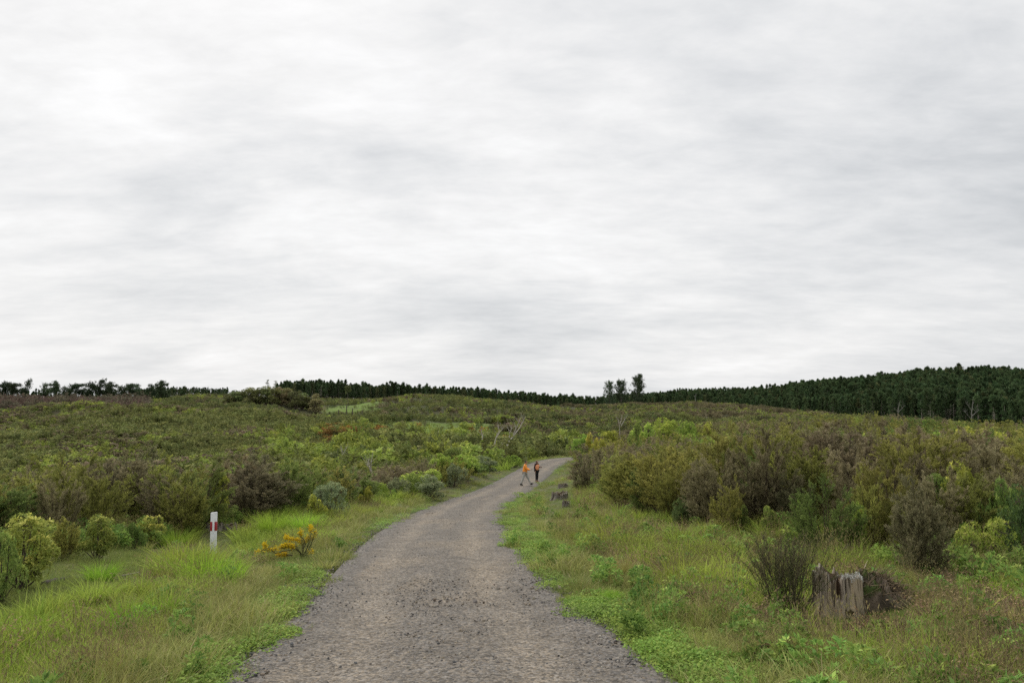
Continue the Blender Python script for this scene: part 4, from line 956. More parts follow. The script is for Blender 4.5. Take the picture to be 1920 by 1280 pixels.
# root and peat mound leaning on the stump
mb = P(1648, 755, b[1] + .12); mb[2] = g1(mb[0], mb[1])
na, nr = 200, 80; T, S = np.meshgrid(np.linspace(0, 2 * math.pi, na, endpoint=False), np.linspace(.02, 1, nr))
wob = 1 + .5 * (vnoise(np.cos(T) * 2.5 + 7, np.sin(T) * 2.5, 73) - .5); mx_ = .66 * S * wob * np.cos(T); my_ = .33 * S * wob * np.sin(T)
mz_ = (hh * .62 * (1 - sstep(-.42, .6, mx_)) + .05) * np.sqrt(np.maximum(0, 1 - S ** 2.4)) + (fbm(mx_ * 11, my_ * 11, 71, 5) - .5) * .34 * (1 - S ** 4) - .04
j = np.arange(na)[None]; jn = (j + 1) % na; i = np.arange(nr - 1)[:, None] * na
q = np.stack([i + j, i + na + j, i + na + jn, i + jn], -1).reshape(-1, 4)
cn_ = fbm(mx_ * 20, my_ * 20, 75, 3)[..., None]; c = mixc((.06, .05, .036), (.17, .135, .10), sstep(.3, .7, cn_)); k = sstep(.6, .75, fbm(mx_ * 9 + 4, my_ * 9, 77, 2))[..., None]; c = c * (1 - k) + np.array([.06, .085, .025]) * k
me_ = link('root_mound', None, loc=mb)
link('soil', Geo().add(np.stack([mx_, my_, mz_], -1).reshape(-1, 3), q, c.reshape(-1, 3)).mesh('soil', M_WOOD, True), me_)
g = Geo(); n = 700; k = rng.integers(0, mx_.size, n); p = np.stack([mx_.ravel()[k], my_.ravel()[k], mz_.ravel()[k] + .01], 1); d = nrm(rdir(n) + [.5, -.2, .1])
g.tubes(p, p + d * rng.uniform(.04, .22, (n, 1)), .004, .0015, mixc((.10, .075, .05), (.26, .2, .13), rng.uniform(0, 1, (n, 1))), 3)
n = 2600; k = rng.integers(0, mx_.size, n); p = np.stack([mx_.ravel()[k], my_.ravel()[k], mz_.ravel()[k]], 1); g.leaves(p, rdir(n) + [0, 0, .8], .03, .012, mixc((.05, .07, .02), (.14, .10, .05), rng.uniform(0, 1, (n, 1)))); link('roots', g.mesh('roots', M_WOOD), me_)
tag(me_, 'dark mossy mound of roots sloping down from the right side of the large stump', 'root mound')
def small_stump(u, vt, vb, wpx, label, pale, seed, Y=None):
    b = hit(u, vb, 8, 60) if Y is None else None
    h = P(u, vt, b[1])[2] - b[2]; r = wpx / 2 / F * b[1]
    e = link('tree_stump', None, loc=b - [0, 0, .05]); g, *_ = stump_mesh(r * .9, h + .07, seed, pale=pale, notch=False, flare=.35, rag=.3)
    link('wood', g.mesh('wood', M_WOOD, True), e); return tag(e, label, 'tree stump')
small_stump(1055, 904, 914, 20, 'small grey stump farthest along the right verge', (.27, .235, .20), 21)
small_stump(1049, 919, 936, 32, 'broad grey stump with a pale streak, middle of the three on the right verge', (.26, .225, .19), 34)
small_stump(1061, 936, 950, 15, 'crumbling small grey stump nearest of the three on the right verge', (.27, .235, .21), 45)
small_stump(403, 979, 995, 30, 'low grey stump just behind the white marker post', (.30, .27, .23), 52)
small_stump(431, 980, 993, 26, 'flat grey stump between the white marker post and the green sapling', (.31, .28, .25), 63)
def log(u0, v0, u1, v1, r, label, col, name='fallen_log', dz=.0):
    a = hit(u0, v0, 4, 60); b = hit(u1, v1, 4, 60); m = 14; t = np.linspace(0, 1, m)[:, None]
    p = a + (b - a) * t - a; gz = ground(p[:, 0] + a[0], p[:, 1] + a[1]) - a[2]; p[:, 2] = gz.mean() + r * .7 + dz + (p[:, 2] - p[:, 2].mean()) * .5; p += rng.normal(0, r * .12, p.shape)
    rr = r * (1 - .45 * t[:, 0]) * rng.uniform(.85, 1.1, m); rr[0] *= .7; rr[-1] *= .6
    g = Geo().tube_path(p, rr, mixc(np.array(col) * .6, col, rng.uniform(0, 1, (m * 12, 1))), 12)
    for q0, r0 in ((p[0], rr[0]), (p[-1], rr[-1])): pass
    g.q[0] = np.vstack([g.q[0], [[0, 11, 10, 9], [0, 9, 8, 7], [0, 7, 6, 5], [0, 5, 4, 3], [0, 3, 2, 1]], [[(m - 1) * 12 + x for x in y] for y in ([0, 1, 2, 3], [0, 3, 4, 5], [0, 5, 6, 7], [0, 7, 8, 9], [0, 9, 10, 11])]])
    return tag(link(name, g.mesh(name, M_WOOD, True), loc=a), label, 'log' if name == 'fallen_log' else 'stick')
log(80, 1097, 121, 1092, .055, 'dark rotten log lying in the long grass at left', (.09, .075, .065))
log(40, 1176, 86, 1177, .016, 'bleached stick lying in the grass near the left edge', (.5, .47, .4), 'stick', .06)
log(228, 1090, 262, 1087, .012, 'thin pale stick in the grass below the cone-shaped bush', (.42, .38, .3), 'stick', .1)
log(316, 1043, 325, 1049, .02, 'short white stick left of the big tussock by the marker post', (.6, .57, .5), 'stick', .1)
log(1594, 1027, 1630, 1014, .1, 'grey log half hidden under the shrubs behind the large pale stump', (.24, .21, .19), 'fallen_log', .05)
log(1622, 1096, 1628, 1080, .008, 'thin pale stick standing out of the root mound', (.45, .38, .26), 'stick', .2)

# ------------------------------------------------------------------ roadside marker post
M_WHITE = flat_mat('white_paint', (.74, .75, .75), .5, .13, 22); M_RED = flat_mat('red_reflector', (.33, .02, .025), .4, .12, 60)
def prism(w, d, h, slant=0, bev=.006, c=(.8, .8, .8), z0=0):
    """a board with chamfered edges"""
    pr = [(-w / 2 + bev, -d / 2), (w / 2 - bev, -d / 2), (w / 2, -d / 2 + bev), (w / 2, d / 2 - bev), (w / 2 - bev, d / 2), (-w / 2 + bev, d / 2), (-w / 2, d / 2 - bev), (-w / 2, -d / 2 + bev)]
    v = []
    for z, s in ((z0, 0), (z0 + h - bev, 1), (z0 + h, 2)):
        k = .93 if s == 2 else 1
        for (x, y) in pr: v.append((x * (k if s == 2 else 1), y * (.8 if s == 2 else 1), z + (slant * x / w if s else 0)))
    q = [[i, (i + 1) % 8, 8 + (i + 1) % 8, 8 + i] for i in range(8)] + [[8 + i, 8 + (i + 1) % 8, 16 + (i + 1) % 8, 16 + i] for i in range(8)] + [[16, 17, 18, 19], [16, 19, 20, 23], [20, 21, 22, 23]]
    q[-2] = [16, 19, 20, 23]
    return Geo().add(v, q, c)
pb_ = P(410.5, 755, 15.6); pz = g1(pb_[0], 15.6); ph = P(410, 960, 15.6)[2] - pz + .1
e = link('marker_post', None, loc=(pb_[0], 15.6, pz - .1), rot=(R(-1.0), R(-1.0), R(4)))
link('board', prism(.134, .045, ph, .012).mesh('board', M_WHITE), e)
zr = (P(410, 994.5, 15.6)[2] - pz + .1); hr = P(410, 977.5, 15.6)[2] - pz + .1 - zr
for sx_ in (-1, 1):
    g = prism(.046, .054, hr, 0, .003, z0=zr); o = link('red_band', g.mesh('red_band', M_RED), e, loc=(sx_ * .046, 0, 0))
tag(e, 'white wooden roadside marker post with a red band on each side of its top', 'marker post')

# ------------------------------------------------------------------ gorse in flower
M_FLOWER = leaf_mat('gorse_flower', hue=.01, val=.05, trans=.3)
gb = hit(566, 1046, 6, 30); Yg = gb[1]; e = link('gorse_bush', None, loc=gb)
gbr = Geo(); gsp = Geo(); gfl = Geo()
bras = [([(566, 1046), (562, 1030), (548, 1022), (520, 1026), (484, 1029)], .8), ([(566, 1046), (568, 1025), (560, 1014), (544, 1012), (528, 1009)], 1), ([(566, 1046), (566, 1020), (573, 1012), (580, 1014)], 1), ([(566, 1046), (578, 1036), (594, 1028)], .15),
        ([(548, 1040), (532, 1040), (515, 1043)], .8), ([(566, 1046), (580, 1015), (578, 1000), (577, 990)], .35), ([(566, 1046), (585, 1018), (590, 1003), (594, 992)], .12), ([(566, 1046), (572, 1014), (567, 1003), (566, 993)], .3), ([(548, 1030), (520, 1034), (506, 1022), (505, 1012)], .25), ([(566, 1040), (555, 1024), (540, 1020), (532, 1022)], 1)]
for path, fl in bras:
    pp = np.array([P(u, v, Yg) - gb for u, v in path]); s = np.linspace(0, len(pp) - 1, 16); pp = np.stack([np.interp(s, np.arange(len(pp)), pp[:, i]) for i in range(3)], 1)
    pp[:, 1] += np.linspace(0, rng.uniform(-.3, .3), 16); pp += rng.normal(0, .006, pp.shape); gbr.tube_path(pp, .011 * np.linspace(1, .4, 16), (.10, .09, .05), 5)
    n = 260; i = rng.uniform(3, 15, n); p = np.stack([np.interp(i, np.arange(16), pp[:, k]) for k in range(3)], 1); d = rdir(n); p = p + d * rng.uniform(0, .05, (n, 1))
    gsp.leaves(p, d, rng.uniform(.03, .07, n), .006, mixc((.06, .08, .025), (.13, .12, .05), rng.uniform(0, 1, (n, 1))))
    n = int(460 * fl); i = rng.uniform(6 if fl > .4 else 11, 15, n); p = np.stack([np.interp(i, np.arange(16), pp[:, k]) for k in range(3)], 1) + rng.normal(0, .024, (n, 3))
    gfl.leaves(p, rdir(n) + [0, 0, .5], rng.uniform(.02, .035, n), .02, mixc((.70, .44, .014), (.86, .66, .03), rng.uniform(0, 1, (n, 1))))
link('branches', gbr.mesh('branches', M_BARK), e); link('spines', gsp.mesh('spines', M_LEAF), e); link('flowers', gfl.mesh('flowers', M_FLOWER), e)
tag(e, 'sprawling gorse bush with orange yellow flowers at the left edge of the road', 'gorse bush')

# ------------------------------------------------------------------ grass and low plants
def tuft(nb, rad, h0, h1, w, lean, cA, cB, ct=None, seg=3):
    a = rng.uniform(0, 6.283, nb); r = rad * np.sqrt(rng.uniform(0, 1, nb)); base = np.stack([np.cos(a) * r, np.sin(a) * r, np.full(nb, -.02)], 1)
    h = rng.uniform(h0, h1, nb); l = np.stack([np.cos(a), np.sin(a)], 1) * (lean * h * rng.uniform(.1, 1, nb))[:, None] + rng.normal(0, .12, (nb, 2)) * h[:, None]
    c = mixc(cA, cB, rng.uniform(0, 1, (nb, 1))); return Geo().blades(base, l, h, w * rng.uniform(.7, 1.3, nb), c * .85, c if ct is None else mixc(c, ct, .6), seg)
LUSH = ((.115, .152, .026), (.185, .222, .042)); MID = ((.092, .122, .024), (.155, .175, .04)); DRY = ((.16, .14, .065), (.24, .205, .11)); RED = ((.075, .068, .03), (.125, .10, .048))
GP = []
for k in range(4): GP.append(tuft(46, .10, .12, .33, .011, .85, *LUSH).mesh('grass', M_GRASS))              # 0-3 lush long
for k in range(4):                                                                                       # 4-7 verge mix with dry blades
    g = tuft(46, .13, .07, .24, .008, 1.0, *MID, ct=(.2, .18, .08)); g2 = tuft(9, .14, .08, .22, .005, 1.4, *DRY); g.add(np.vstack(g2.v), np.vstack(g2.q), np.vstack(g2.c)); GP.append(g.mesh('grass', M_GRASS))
for k in range(4):                                                                                       # 8-11 seeding stems, red-brown heads
    g = tuft(26, .16, .22, .46, .003, .35, (.12, .125, .04), (.16, .155, .05), (.17, .14, .055), 2)
    n = 26; p = np.concatenate([v[6::8] for v in g.v]) if False else None
    g2 = tuft(26, .16, .12, .3, .005, .7, *MID); g.add(np.vstack(g2.v), np.vstack(g2.q), np.vstack(g2.c))
    a = rng.uniform(0, 6.283, 120); r = .19 * np.sqrt(rng.uniform(0, 1, 120)); g.leaves(np.stack([np.cos(a) * r, np.sin(a) * r, rng.uniform(.22, .44, 120)], 1), rdir(120) * .5 + [0, 0, 1], .03, .006, mixc(*RED, rng.uniform(0, 1, (120, 1)))); GP.append(g.mesh('grass', M_GRASS))
def mat_patch(n, rad, h, L, W, cA, cB):
    a = rng.uniform(0, 6.283, n); r = rad * np.sqrt(rng.uniform(0, 1, n)); z = rng.uniform(.005, h, n) * (1 - (r / rad) ** 2 * .6)
    return Geo().leaves(np.stack([np.cos(a) * r, np.sin(a) * r, z], 1), nrm(rdir(n) * [1, 1, .3] + [0, 0, .35]), rng.uniform(.6, 1.3, n) * L, W, mixc(cA, cB, rng.uniform(0, 1, (n, 1))), side=np.array([[0, 0, 1.]]) + rdir(n) * .5)
for k in range(4): GP.append(mat_patch(170, .2, .07, .026, .018, (.078, .125, .022), (.14, .19, .04)).mesh('grass', M_GRASS))   # 12-15 clover mats
for k in range(2): GP.append(tuft(50, .2, .03, .10, .005, 2.2, *DRY, seg=2).mesh('grass', M_GRASS))       # 16-17 flattened thatch
for k in range(3): GP.append(tuft(70, .18, .03, .09, .004, 1.0, (.09, .12, .03), (.15, .165, .05), seg=2).mesh('grass', M_GRASS))   # 18-20 short turf
for k in range(3):   # 21-23 leafy weeds
    f, w = broadleaf(.34, .36, 5, 60, .05, .02, (.07, .12, .03), (.13, .18, .04), (.2, .25, .06), per=5); GP.append(f.mesh('grass', M_GRASS))
for k in range(2):   # 24-25 brown dead brush
    a = rng.uniform(0, 6.283, 60); p0 = np.stack([np.cos(a) * .05, np.sin(a) * .05, 0 * a], 1); d = nrm(rdir(60) * .8 + [0, 0, .8]); g = Geo().tubes(p0, p0 + d * rng.uniform(.12, .38, (60, 1)), .0035, .0015, mixc((.10, .07, .05), (.2, .15, .11), rng.uniform(0, 1, (60, 1))), 3)
    n = 160; i = rng.integers(0, 60, n); g.leaves(p0[i] + d[i] * rng.uniform(.05, .34, (n, 1)), rdir(n), .035, .011, mixc((.13, .085, .05), (.22, .16, .09), rng.uniform(0, 1, (n, 1)))); GP.append(g.mesh('grass', M_GRASS))
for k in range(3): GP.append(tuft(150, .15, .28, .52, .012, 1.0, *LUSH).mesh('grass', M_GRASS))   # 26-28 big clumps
def scatter_grass():
    xs = []; 
    for n, a, b in ((30000, 3.6, 16), (15000, 14, 38), (7000, 36, 84)):
        x, y = scatter_polar(n, a, b, -.93, .93, 1.0); xs.append(np.stack([x, y, np.full(n, float(a))], 1))
    A = np.vstack(xs); x, y = A[:, 0], A[:, 1]
    keep = (x > verge_l(y) - 1.6) & (x < verge_r(y) + 1.8); A = A[keep]; x, y = A[:, 0], A[:, 1]
    d, _ = road_d(x, y); side = x - np.interp(y, RY, RX)
    edge = 1.64 + np.where(side < 0, np.interp(y, [5, 9, 12, 16, 30], [.14, .0, -.06, -.04, .0]), np.interp(y, [5, 9, 12, 16, 30], [.26, .08, -.02, .0, .0])) + (vnoise(x * 1.1, y * 1.1, 50) - .5) * .35 + (vnoise(x * 4, y * 4, 51) - .5) * np.where(side < 0, .5, .2) + np.where(side < 0, .08, -.02)
    keep = (d > edge) & ((d > edge + .35) | (rng.uniform(0, 1, len(x)) < .35 + .9 * (vnoise(x * 2.5, y * 2.5, 52) > .45)))
    stp = P(1571, 755, b0_[1]); keep &= ((x - b0_[0]) ** 2 + (y - b0_[1]) ** 2 > .24 ** 2)
    x, y, d, side = x[keep], y[keep], d[keep], side[keep]; n = len(x)
    e = d - 1.65; r = rng.uniform(0, 1, n)
    lush = fbm(x / 1.1, y / 1.1, 55, 4); red = fbm(x / .75, y / .75, 57, 4); cl = fbm(x / 1.2, y / 1.2, 59, 3)
    L = side < 0
    lm = sstep(.36, .6, lush) * sstep(.9, 2.0, e) * np.where(L, 1.0, .5) * np.where((x < -2.6) , 1, .8)
    rm = sstep(.5, .7, red) * sstep(.5, 1.3, e) * np.where(L, .12, .22)
    cm = np.where(L, (1 - sstep(.15, .8, e)) * .45, (1 - sstep(.45, 1.3, e)) * .72) * sstep(.3, .5, cl)
    br = np.where(L, .02, .08) * sstep(1.2, 2.4, e)
    k = np.where(r < br, 24 + (rng.uniform(0, 1, n) < .5), -1)
    r2 = rng.uniform(0, 1, n); k = np.where((k < 0) & (r2 < cm), 12 + rng.integers(0, 4, n), k)
    r2 = rng.uniform(0, 1, n); k = np.where((k < 0) & (r2 < lm), rng.integers(0, 4, n), k)
    r2 = rng.uniform(0, 1, n); k = np.where((k < 0) & (r2 < rm), 8 + rng.integers(0, 4, n), k)
    r2 = rng.uniform(0, 1, n); short = 1 - sstep(.4, 1.5, e)
    k = np.where((k < 0) & (r2 < short * .85), 18 + rng.integers(0, 3, n), k)
    r2 = rng.uniform(0, 1, n); k = np.where((k < 0) & (r2 < .06), 16 + rng.integers(0, 2, n), k)
    r2 = rng.uniform(0, 1, n); k = np.where((k < 0) & (r2 < np.where(L, .02, .05)), 21 + rng.integers(0, 3, n), k)
    k = np.where(k < 0, 4 + rng.integers(0, 4, n), k)
    big = (k < 4) & (rng.uniform(0, 1, n) < .06) & (e > 1.2) & (y > 8); k = np.where(big, 26 + rng.integers(0, 3, n), k)
    hn = vnoise(x / .7, y / .7, 62); s = rng.uniform(.6, 1.25, n) * (1 + .35 * sstep(10, 50, y)) * np.where((k < 12) | (k > 25), .55 + .85 * hn, 1); s *= np.where(k < 4, .75 + .4 * sstep(1, 3, e), 1)
    uu = x / y * F + 960; fr = (uu > 1490) & (uu < 1710) & (y > b0_[1] - 1.9) & (y < b0_[1] + .5)
    fr |= (k > 25) & (uu > 1450) & (uu < 1720) & (y < b0_[1] + .3)
    fr |= (uu > 470) & (uu < 610) & (y > gb[1] - 1.6) & (y < gb[1] + .4)
    fr |= (uu < 330) & (x < verge_l(y) + 1.5); fr |= (uu > 130) & (uu < 225) & (y > 9.5) & (y < 13.5)
    fr |= (uu > 380) & (uu < 450) & (y > 14.6) & (y < 24)
    fr |= (uu > 1020) & (uu < 1080) & (y > 22) & (y < 44)
    k = np.where(fr & ((k < 12) | (k > 20)), 18 + k % 3, k); s = np.where(fr, s * .85, s)
    kp = ~(((x - mb[0]) / .5) ** 2 + ((y - mb[1]) / .33) ** 2 < 1); x, y, s, k = x[kp], y[kp], s[kp], k[kp]; n = len(x)
    return np.stack([x, y, ground(x, y) - .01], 1), np.stack([s * (1 + y / 60), s * (1 + y / 60), s * rng.uniform(.8, 1.15, n)], 1), k
b0_ = b if False else hit(1571, 1150, 5, 20)
gp_, gs_, gk_ = scatter_grass()
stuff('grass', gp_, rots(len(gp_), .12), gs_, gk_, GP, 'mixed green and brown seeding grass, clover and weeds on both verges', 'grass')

# grass and weeds creeping under the shrubs
x, y = scatter_polar(9000, 8, 42, -.95, .95); kk = ((x < verge_l(y) - .5) | (x > verge_r(y) + .5)); x, y = x[kk], y[kk]; n = len(x)
stuff('undergrowth', np.stack([x, y, ground(x, y) - .01], 1), rots(n, .1), scls(n, .9, 1.7), np.where(rng.uniform(0, 1, n) < .5, 21 + rng.integers(0, 3, n), 4 + rng.integers(0, 8, n)), GP, 'weeds and rank grass growing between the stems of the shrubs', 'undergrowth')

# big single tussocks
TM = []
for k in range(3): TM.append(tuft(420, .22, .3, .75, .012, .95, (.10, .185, .018), (.175, .26, .032)).mesh('tussock', M_GRASS))
TB = tuft(300, .2, .2, .5, .008, 1.1, (.16, .17, .04), (.28, .24, .09)).mesh('tussock', M_GRASS)
for u, vt, vb, w, yl, lab in ((385, 1030, 1098, 120, 0, 'largest bright green tussock, at the foot of the white marker post'), (432, 1045, 1100, 70, 0, 'bright tussock on the right of the largest one, below the marker post'), (330, 990, 1034, 60, 0, 'bright tussock between the small cream-tipped bush and the marker post'),
    (510, 957, 1003, 80, 0, 'pale green tussock right of the small sapling by the marker post'), (570, 958, 1000, 70, 0, 'pale green tussock above the flowering gorse'), (610, 990, 1015, 50, 0, 'small tussock just right of the flowering gorse'), (235, 1125, 1190, 100, 0, 'wide bright tussock in the middle of the left grass slope'), (300, 1110, 1165, 90, 0, 'tussock right of the wide one in the middle of the left grass slope'),
    (165, 1235, 1290, 110, 0, 'deep green tussock at the bottom left of the photo'), (55, 1150, 1205, 80, 0, 'tussock on the left edge of the grass slope'), (190, 1050, 1090, 80, 0, 'bright tussock at the foot of the cone-shaped bush'), (1755, 1100, 1150, 90, 1, 'straw-yellow tussock to the right of the root mound'), (1315, 1170, 1215, 60, 1, 'straw-coloured tussock on the right verge below the bramble canes'),
    (1148, 1100, 1128, 46, 0, 'small fresh green tussock at the right edge of the gravel'), (1160, 1030, 1085, 70, 1, 'brown and green tussock on the right verge level with the marker post'), (1890, 1130, 1190, 70, 1, 'orange-tinged tussock at the far right edge of the grass'), (1810, 1075, 1110, 60, 0, 'green tussock below the lime rounded bush'), (1410, 1150, 1190, 50, 0, 'bright blades left of the dark broom beside the large stump')):
    p = hit(u, vb, 4, 40); h = max(.15, P(u, vt, p[1])[2] - p[2]); ww = w / F * p[1]
    o = link('grass_tussock', TB if yl else TM[int(rng.integers(0, 3))], loc=p - [0, 0, .02], rot=(0, 0, rng.uniform(0, 6)), scale=(ww / .95, ww / .95, h / (.42 if yl else .6))); tag(o, lab, 'tussock', 'conspicuous grass tussocks on the verges')

# dark broom left of the stump, bramble canes, bracken heap
bb = hit(1478, 1160, 5, 20); g = Geo(); wd = Geo(); e = link('broom_shrub', None, loc=bb - [0, 0, .03]); n = 110
a = rng.uniform(0, 6.283, n); p0 = np.stack([np.cos(a), np.sin(a) * .6, 0 * a], 1) * rng.uniform(.02, .2, (n, 1)); tgt = p0 + np.stack([rng.normal(0, .24, n), rng.normal(0, .18, n), rng.uniform(.45, 1.02, n)], 1); midp = (p0 + tgt) / 2 + rng.normal(0, .03, (n, 3))
cc = mixc((.065, .07, .032), (.16, .13, .085), rng.uniform(0, 1, (n, 1))); wd.tubes(p0, midp, .0045, .0032, cc, 4); wd.tubes(midp, tgt, .0032, .0014, cc, 4)
n2 = 2200; i = rng.integers(0, n, n2); s = rng.uniform(.2, 1, (n2, 1)); q0 = midp[i] * (1 - s) + tgt[i] * s; d = nrm(nrm(tgt - midp)[i] + rdir(n2) * .6); wd.tubes(q0, q0 + d * rng.uniform(.05, .16, (n2, 1)), .0022, .001, cc[i], 3)
g.leaves(q0 + d * .06, rdir(n2) + [0, 0, .4], .022, .006, mixc((.05, .07, .02), (.11, .10, .04), rng.uniform(0, 1, (n2, 1)))); link('stems', wd.mesh('stems', M_BARK), e); link('foliage', g.mesh('foliage', M_LEAF), e)
tag(e, 'dark upright twiggy broom growing against the left side of the large pale stump', 'broom')
for path, lab in (([(1322, 1112), (1345, 1104), (1375, 1108), (1400, 1122), (1425, 1140)], 'arching dark bramble cane left of the broom'), ([(1250, 1145), (1275, 1125), (1300, 1113), (1330, 1108)], 'thin bramble cane creeping to the left of the arching one'), ([(1410, 1228), (1432, 1212), (1452, 1206), (1470, 1210)], 'brown bramble cane looping in the grass below the broom')):
    b_ = hit(path[0][0], path[0][1] + 22, 4, 20); pp = np.array([P(u, v, b_[1]) for u, v in path]) - b_; s = np.linspace(0, len(pp) - 1, 18); pp = np.stack([np.interp(s, np.arange(len(pp)), pp[:, i]) for i in range(3)], 1); pp[0] = [pp[0][0], 0, -.02]; pp[-1, 2] = g1(pp[-1, 0] + b_[0], b_[1]) - b_[2]; pp[:, 1] += np.sin(s) * .04
    g = Geo().tube_path(pp, .0055 * np.linspace(1, .5, 18), (.10, .07, .06) if 'pale' not in lab else (.3, .25, .18), 5); n = 26; i = rng.integers(3, 18, n); g.leaves(pp[i], rdir(n) + [0, 0, .3], .04, .025, mixc((.06, .09, .03), (.16, .09, .05), rng.uniform(0, 1, (n, 1))))
    tag(link('bramble_cane', g.mesh('bramble_cane', M_BARK), loc=b_), lab, 'bramble', 'bramble canes around the large stump')
def heap(u, v, w, d_, h, label, n=1500):
    c0 = hit(u, v, 4, 30); e = link('bracken_heap', None, loc=c0); r = np.sqrt(rng.uniform(0, 1, n)); a = rng.uniform(0, 6.283, n)
    x = np.cos(a) * r * w / 2; y = np.sin(a) * r * d_ / 2; z = ground(x + c0[0], y + c0[1]) - c0[2] + rng.uniform(0, 1, n) * h * (1 - r ** 2)
    p = np.stack([x, y, z], 1); d = nrm(rdir(n) * [1, 1, .7] + [0, 0, .15]); l = rng.uniform(.05, .26, (n, 1))
    g = Geo().tubes(p - d * l / 2, p + d * l / 2, .003, .0012, mixc((.085, .055, .04), (.24, .17, .11), rng.uniform(0, 1, (n, 1)) ** 1.5), 3); link('dead_stems', g.mesh('dead_stems', M_BARK), e)
    m = n * 2; i = rng.integers(0, n, m); link('dead_leaves', Geo().leaves(p[i] + rng.normal(0, .03, (m, 3)), rdir(m), rng.uniform(.015, .04, m), .012, mixc((.10, .06, .035), (.20, .13, .07), rng.uniform(0, 1, (m, 1)))).mesh('dead_leaves', M_LEAF), e)
    return tag(e, label, 'dead bracken', 'heaps of dead brown bracken on the right verge')
heap(1640, 1205, 1.0, .7, .26, 'reddish brown heap of dead bracken in front of the large pale stump', 2200)
heap(1740, 1235, 1.1, .6, .2, 'dead bracken patch right of the heap in front of the large stump', 1800)
heap(1500, 1190, .7, .5, .16, 'small dead bracken patch at the foot of the broom')
heap(1260, 1075, 1.2, .7, .18, 'brownish dead bracken patch in the middle of the right verge')
heap(1850, 1250, 1.0, .6, .16, 'dead bracken patch nearest the bottom right corner', 1200)

# ------------------------------------------------------------------ loose stones on the road
def stone(seed):
    import bmesh
    bm = bmesh.new(); bmesh.ops.create_icosphere(bm, subdivisions=2, radius=1)
    r = np.random.default_rng(seed); ax = r.uniform(.6, 1.1, 3); pl = [nrm(r.normal(size=3)) for _ in range(7)]; off = r.uniform(.55, .85, 7)
    for v in bm.verts:
        p = np.array(v.co)
        for n_1, o_ in zip(pl, off):
            dd = p @ n_1 - o_
            if dd > 0: p = p - n_1 * dd
        v.co = p * ax * [1, 1, .7]
    me = bpy.data.meshes.new('stone'); bm.to_mesh(me); bm.free(); return me
STN = []
for k, c in enumerate(((.12, .12, .122), (.17, .155, .14), (.26, .235, .20), (.075, .073, .072), (.20, .165, .125), (.13, .125, .12))):
    me = stone(k + 3); a = me.color_attributes.new('Col', 'FLOAT_COLOR', 'POINT'); a.data.foreach_set('color', np.tile(np.array([*c, 1], np.float32), len(me.vertices))); me.materials.append(M_STONE); STN.append(me)
n = 120000; x, y = scatter_polar(n, 3.6, 42, -.5, .5, .8); d, rz_ = road_d(x, y); q = d / 1.72; side = x - np.interp(y, RY, RX)
pr = .22 + .9 * sstep(.72, .98, q) + .25 * (vnoise(x * 1.2, y * .6, 44) > .55) + .25 * (q < .18)
pr *= 1 - .75 * (np.exp(-((side + .8) / .25) ** 2) + np.exp(-((side - .75) / .25) ** 2)); pr = np.where(q > .93, np.where(side < 0, 1.1 * (1 - sstep(1.0, 1.38, q)), .9 * (1 - sstep(.98, 1.2, q))), pr)
kk = rng.uniform(0, 1, n) < pr; x, y, d, rz_ = x[kk], y[kk], d[kk], rz_[kk]; n = len(x)
s = .0045 + .012 * rng.uniform(0, 1, n) ** 3 + .014 * (rng.uniform(0, 1, n) > .985); s *= 1 + .5 * sstep(.72, 1.05, d / 1.72) + y / 70
zz = np.where(d < 1.72, rz_ - .05 * sstep(0, 1.9, d) + .008, ground(x, y)); 
t_ = (x - np.interp(y, RY, RX)); zz -= .03 * (np.exp(-((t_ + .78) / .3) ** 2) + np.exp(-((t_ - .78) / .3) ** 2)) * (d < 1.72)
stuff('loose_gravel', np.stack([x, y, zz + (vnoise(x * 3, y * 3, 31) - .5) * .03 * (d < 1.72)], 1), rots(n, .5), np.stack([s, s * rng.uniform(.8, 1.2, n), s], 1), rng.integers(0, 6, n), STN, 'loose grey and tan stones scattered over the road and thicker along its edges', 'gravel')

# ------------------------------------------------------------------ people
def skin_obj(name, verts, edges, rad, mat, parent, sub=2, root=0):
    me = bpy.data.meshes.new(name); me.from_pydata([tuple(map(float, v)) for v in verts], edges, []); me.update()
    o = link(name, me, parent); o.modifiers.new('skin', 'SKIN')
    for i, r in enumerate(rad):
        sv = me.skin_vertices[0].data[i]; sv.radius = (r, r) if not hasattr(r, '__len__') else r; sv.use_root = (i == root)
    o.modifiers['skin'].use_smooth_shade = True
    m = o.modifiers.new('sub', 'SUBSURF'); m.levels = sub; m.render_levels = sub
    me.materials.append(mat); return o
M_SKIN = flat_mat('skin', (.48, .29, .21), .6, .06, 20); M_ORANGE = flat_mat('orange_jacket', (1.0, .36, .05), .6, .08, 9, .2); M_VEST = flat_mat('orange_vest', (1.0, .42, .22), .6, .08, 9)
M_BLACK = flat_mat('black_cloth', (.018, .017, .022), .8, .2, 20); M_MAROON = flat_mat('dark_hood', (.035, .015, .018), .8, .2, 20); M_GREY = flat_mat('pale_trousers', (.45, .44, .41), .8, .12, 12, .2)
M_BOOT = flat_mat('boot_leather', (.035, .03, .03), .6, .2, 30); M_HAIR = flat_mat('dark_hair', (.05, .035, .03), .7, .3, 60); M_TANB = flat_mat('tan_boot', (.32, .17, .08), .7, .2, 30); M_SILVER = flat_mat('reflective_tape', (.6, .6, .58), .35, .05, 30)
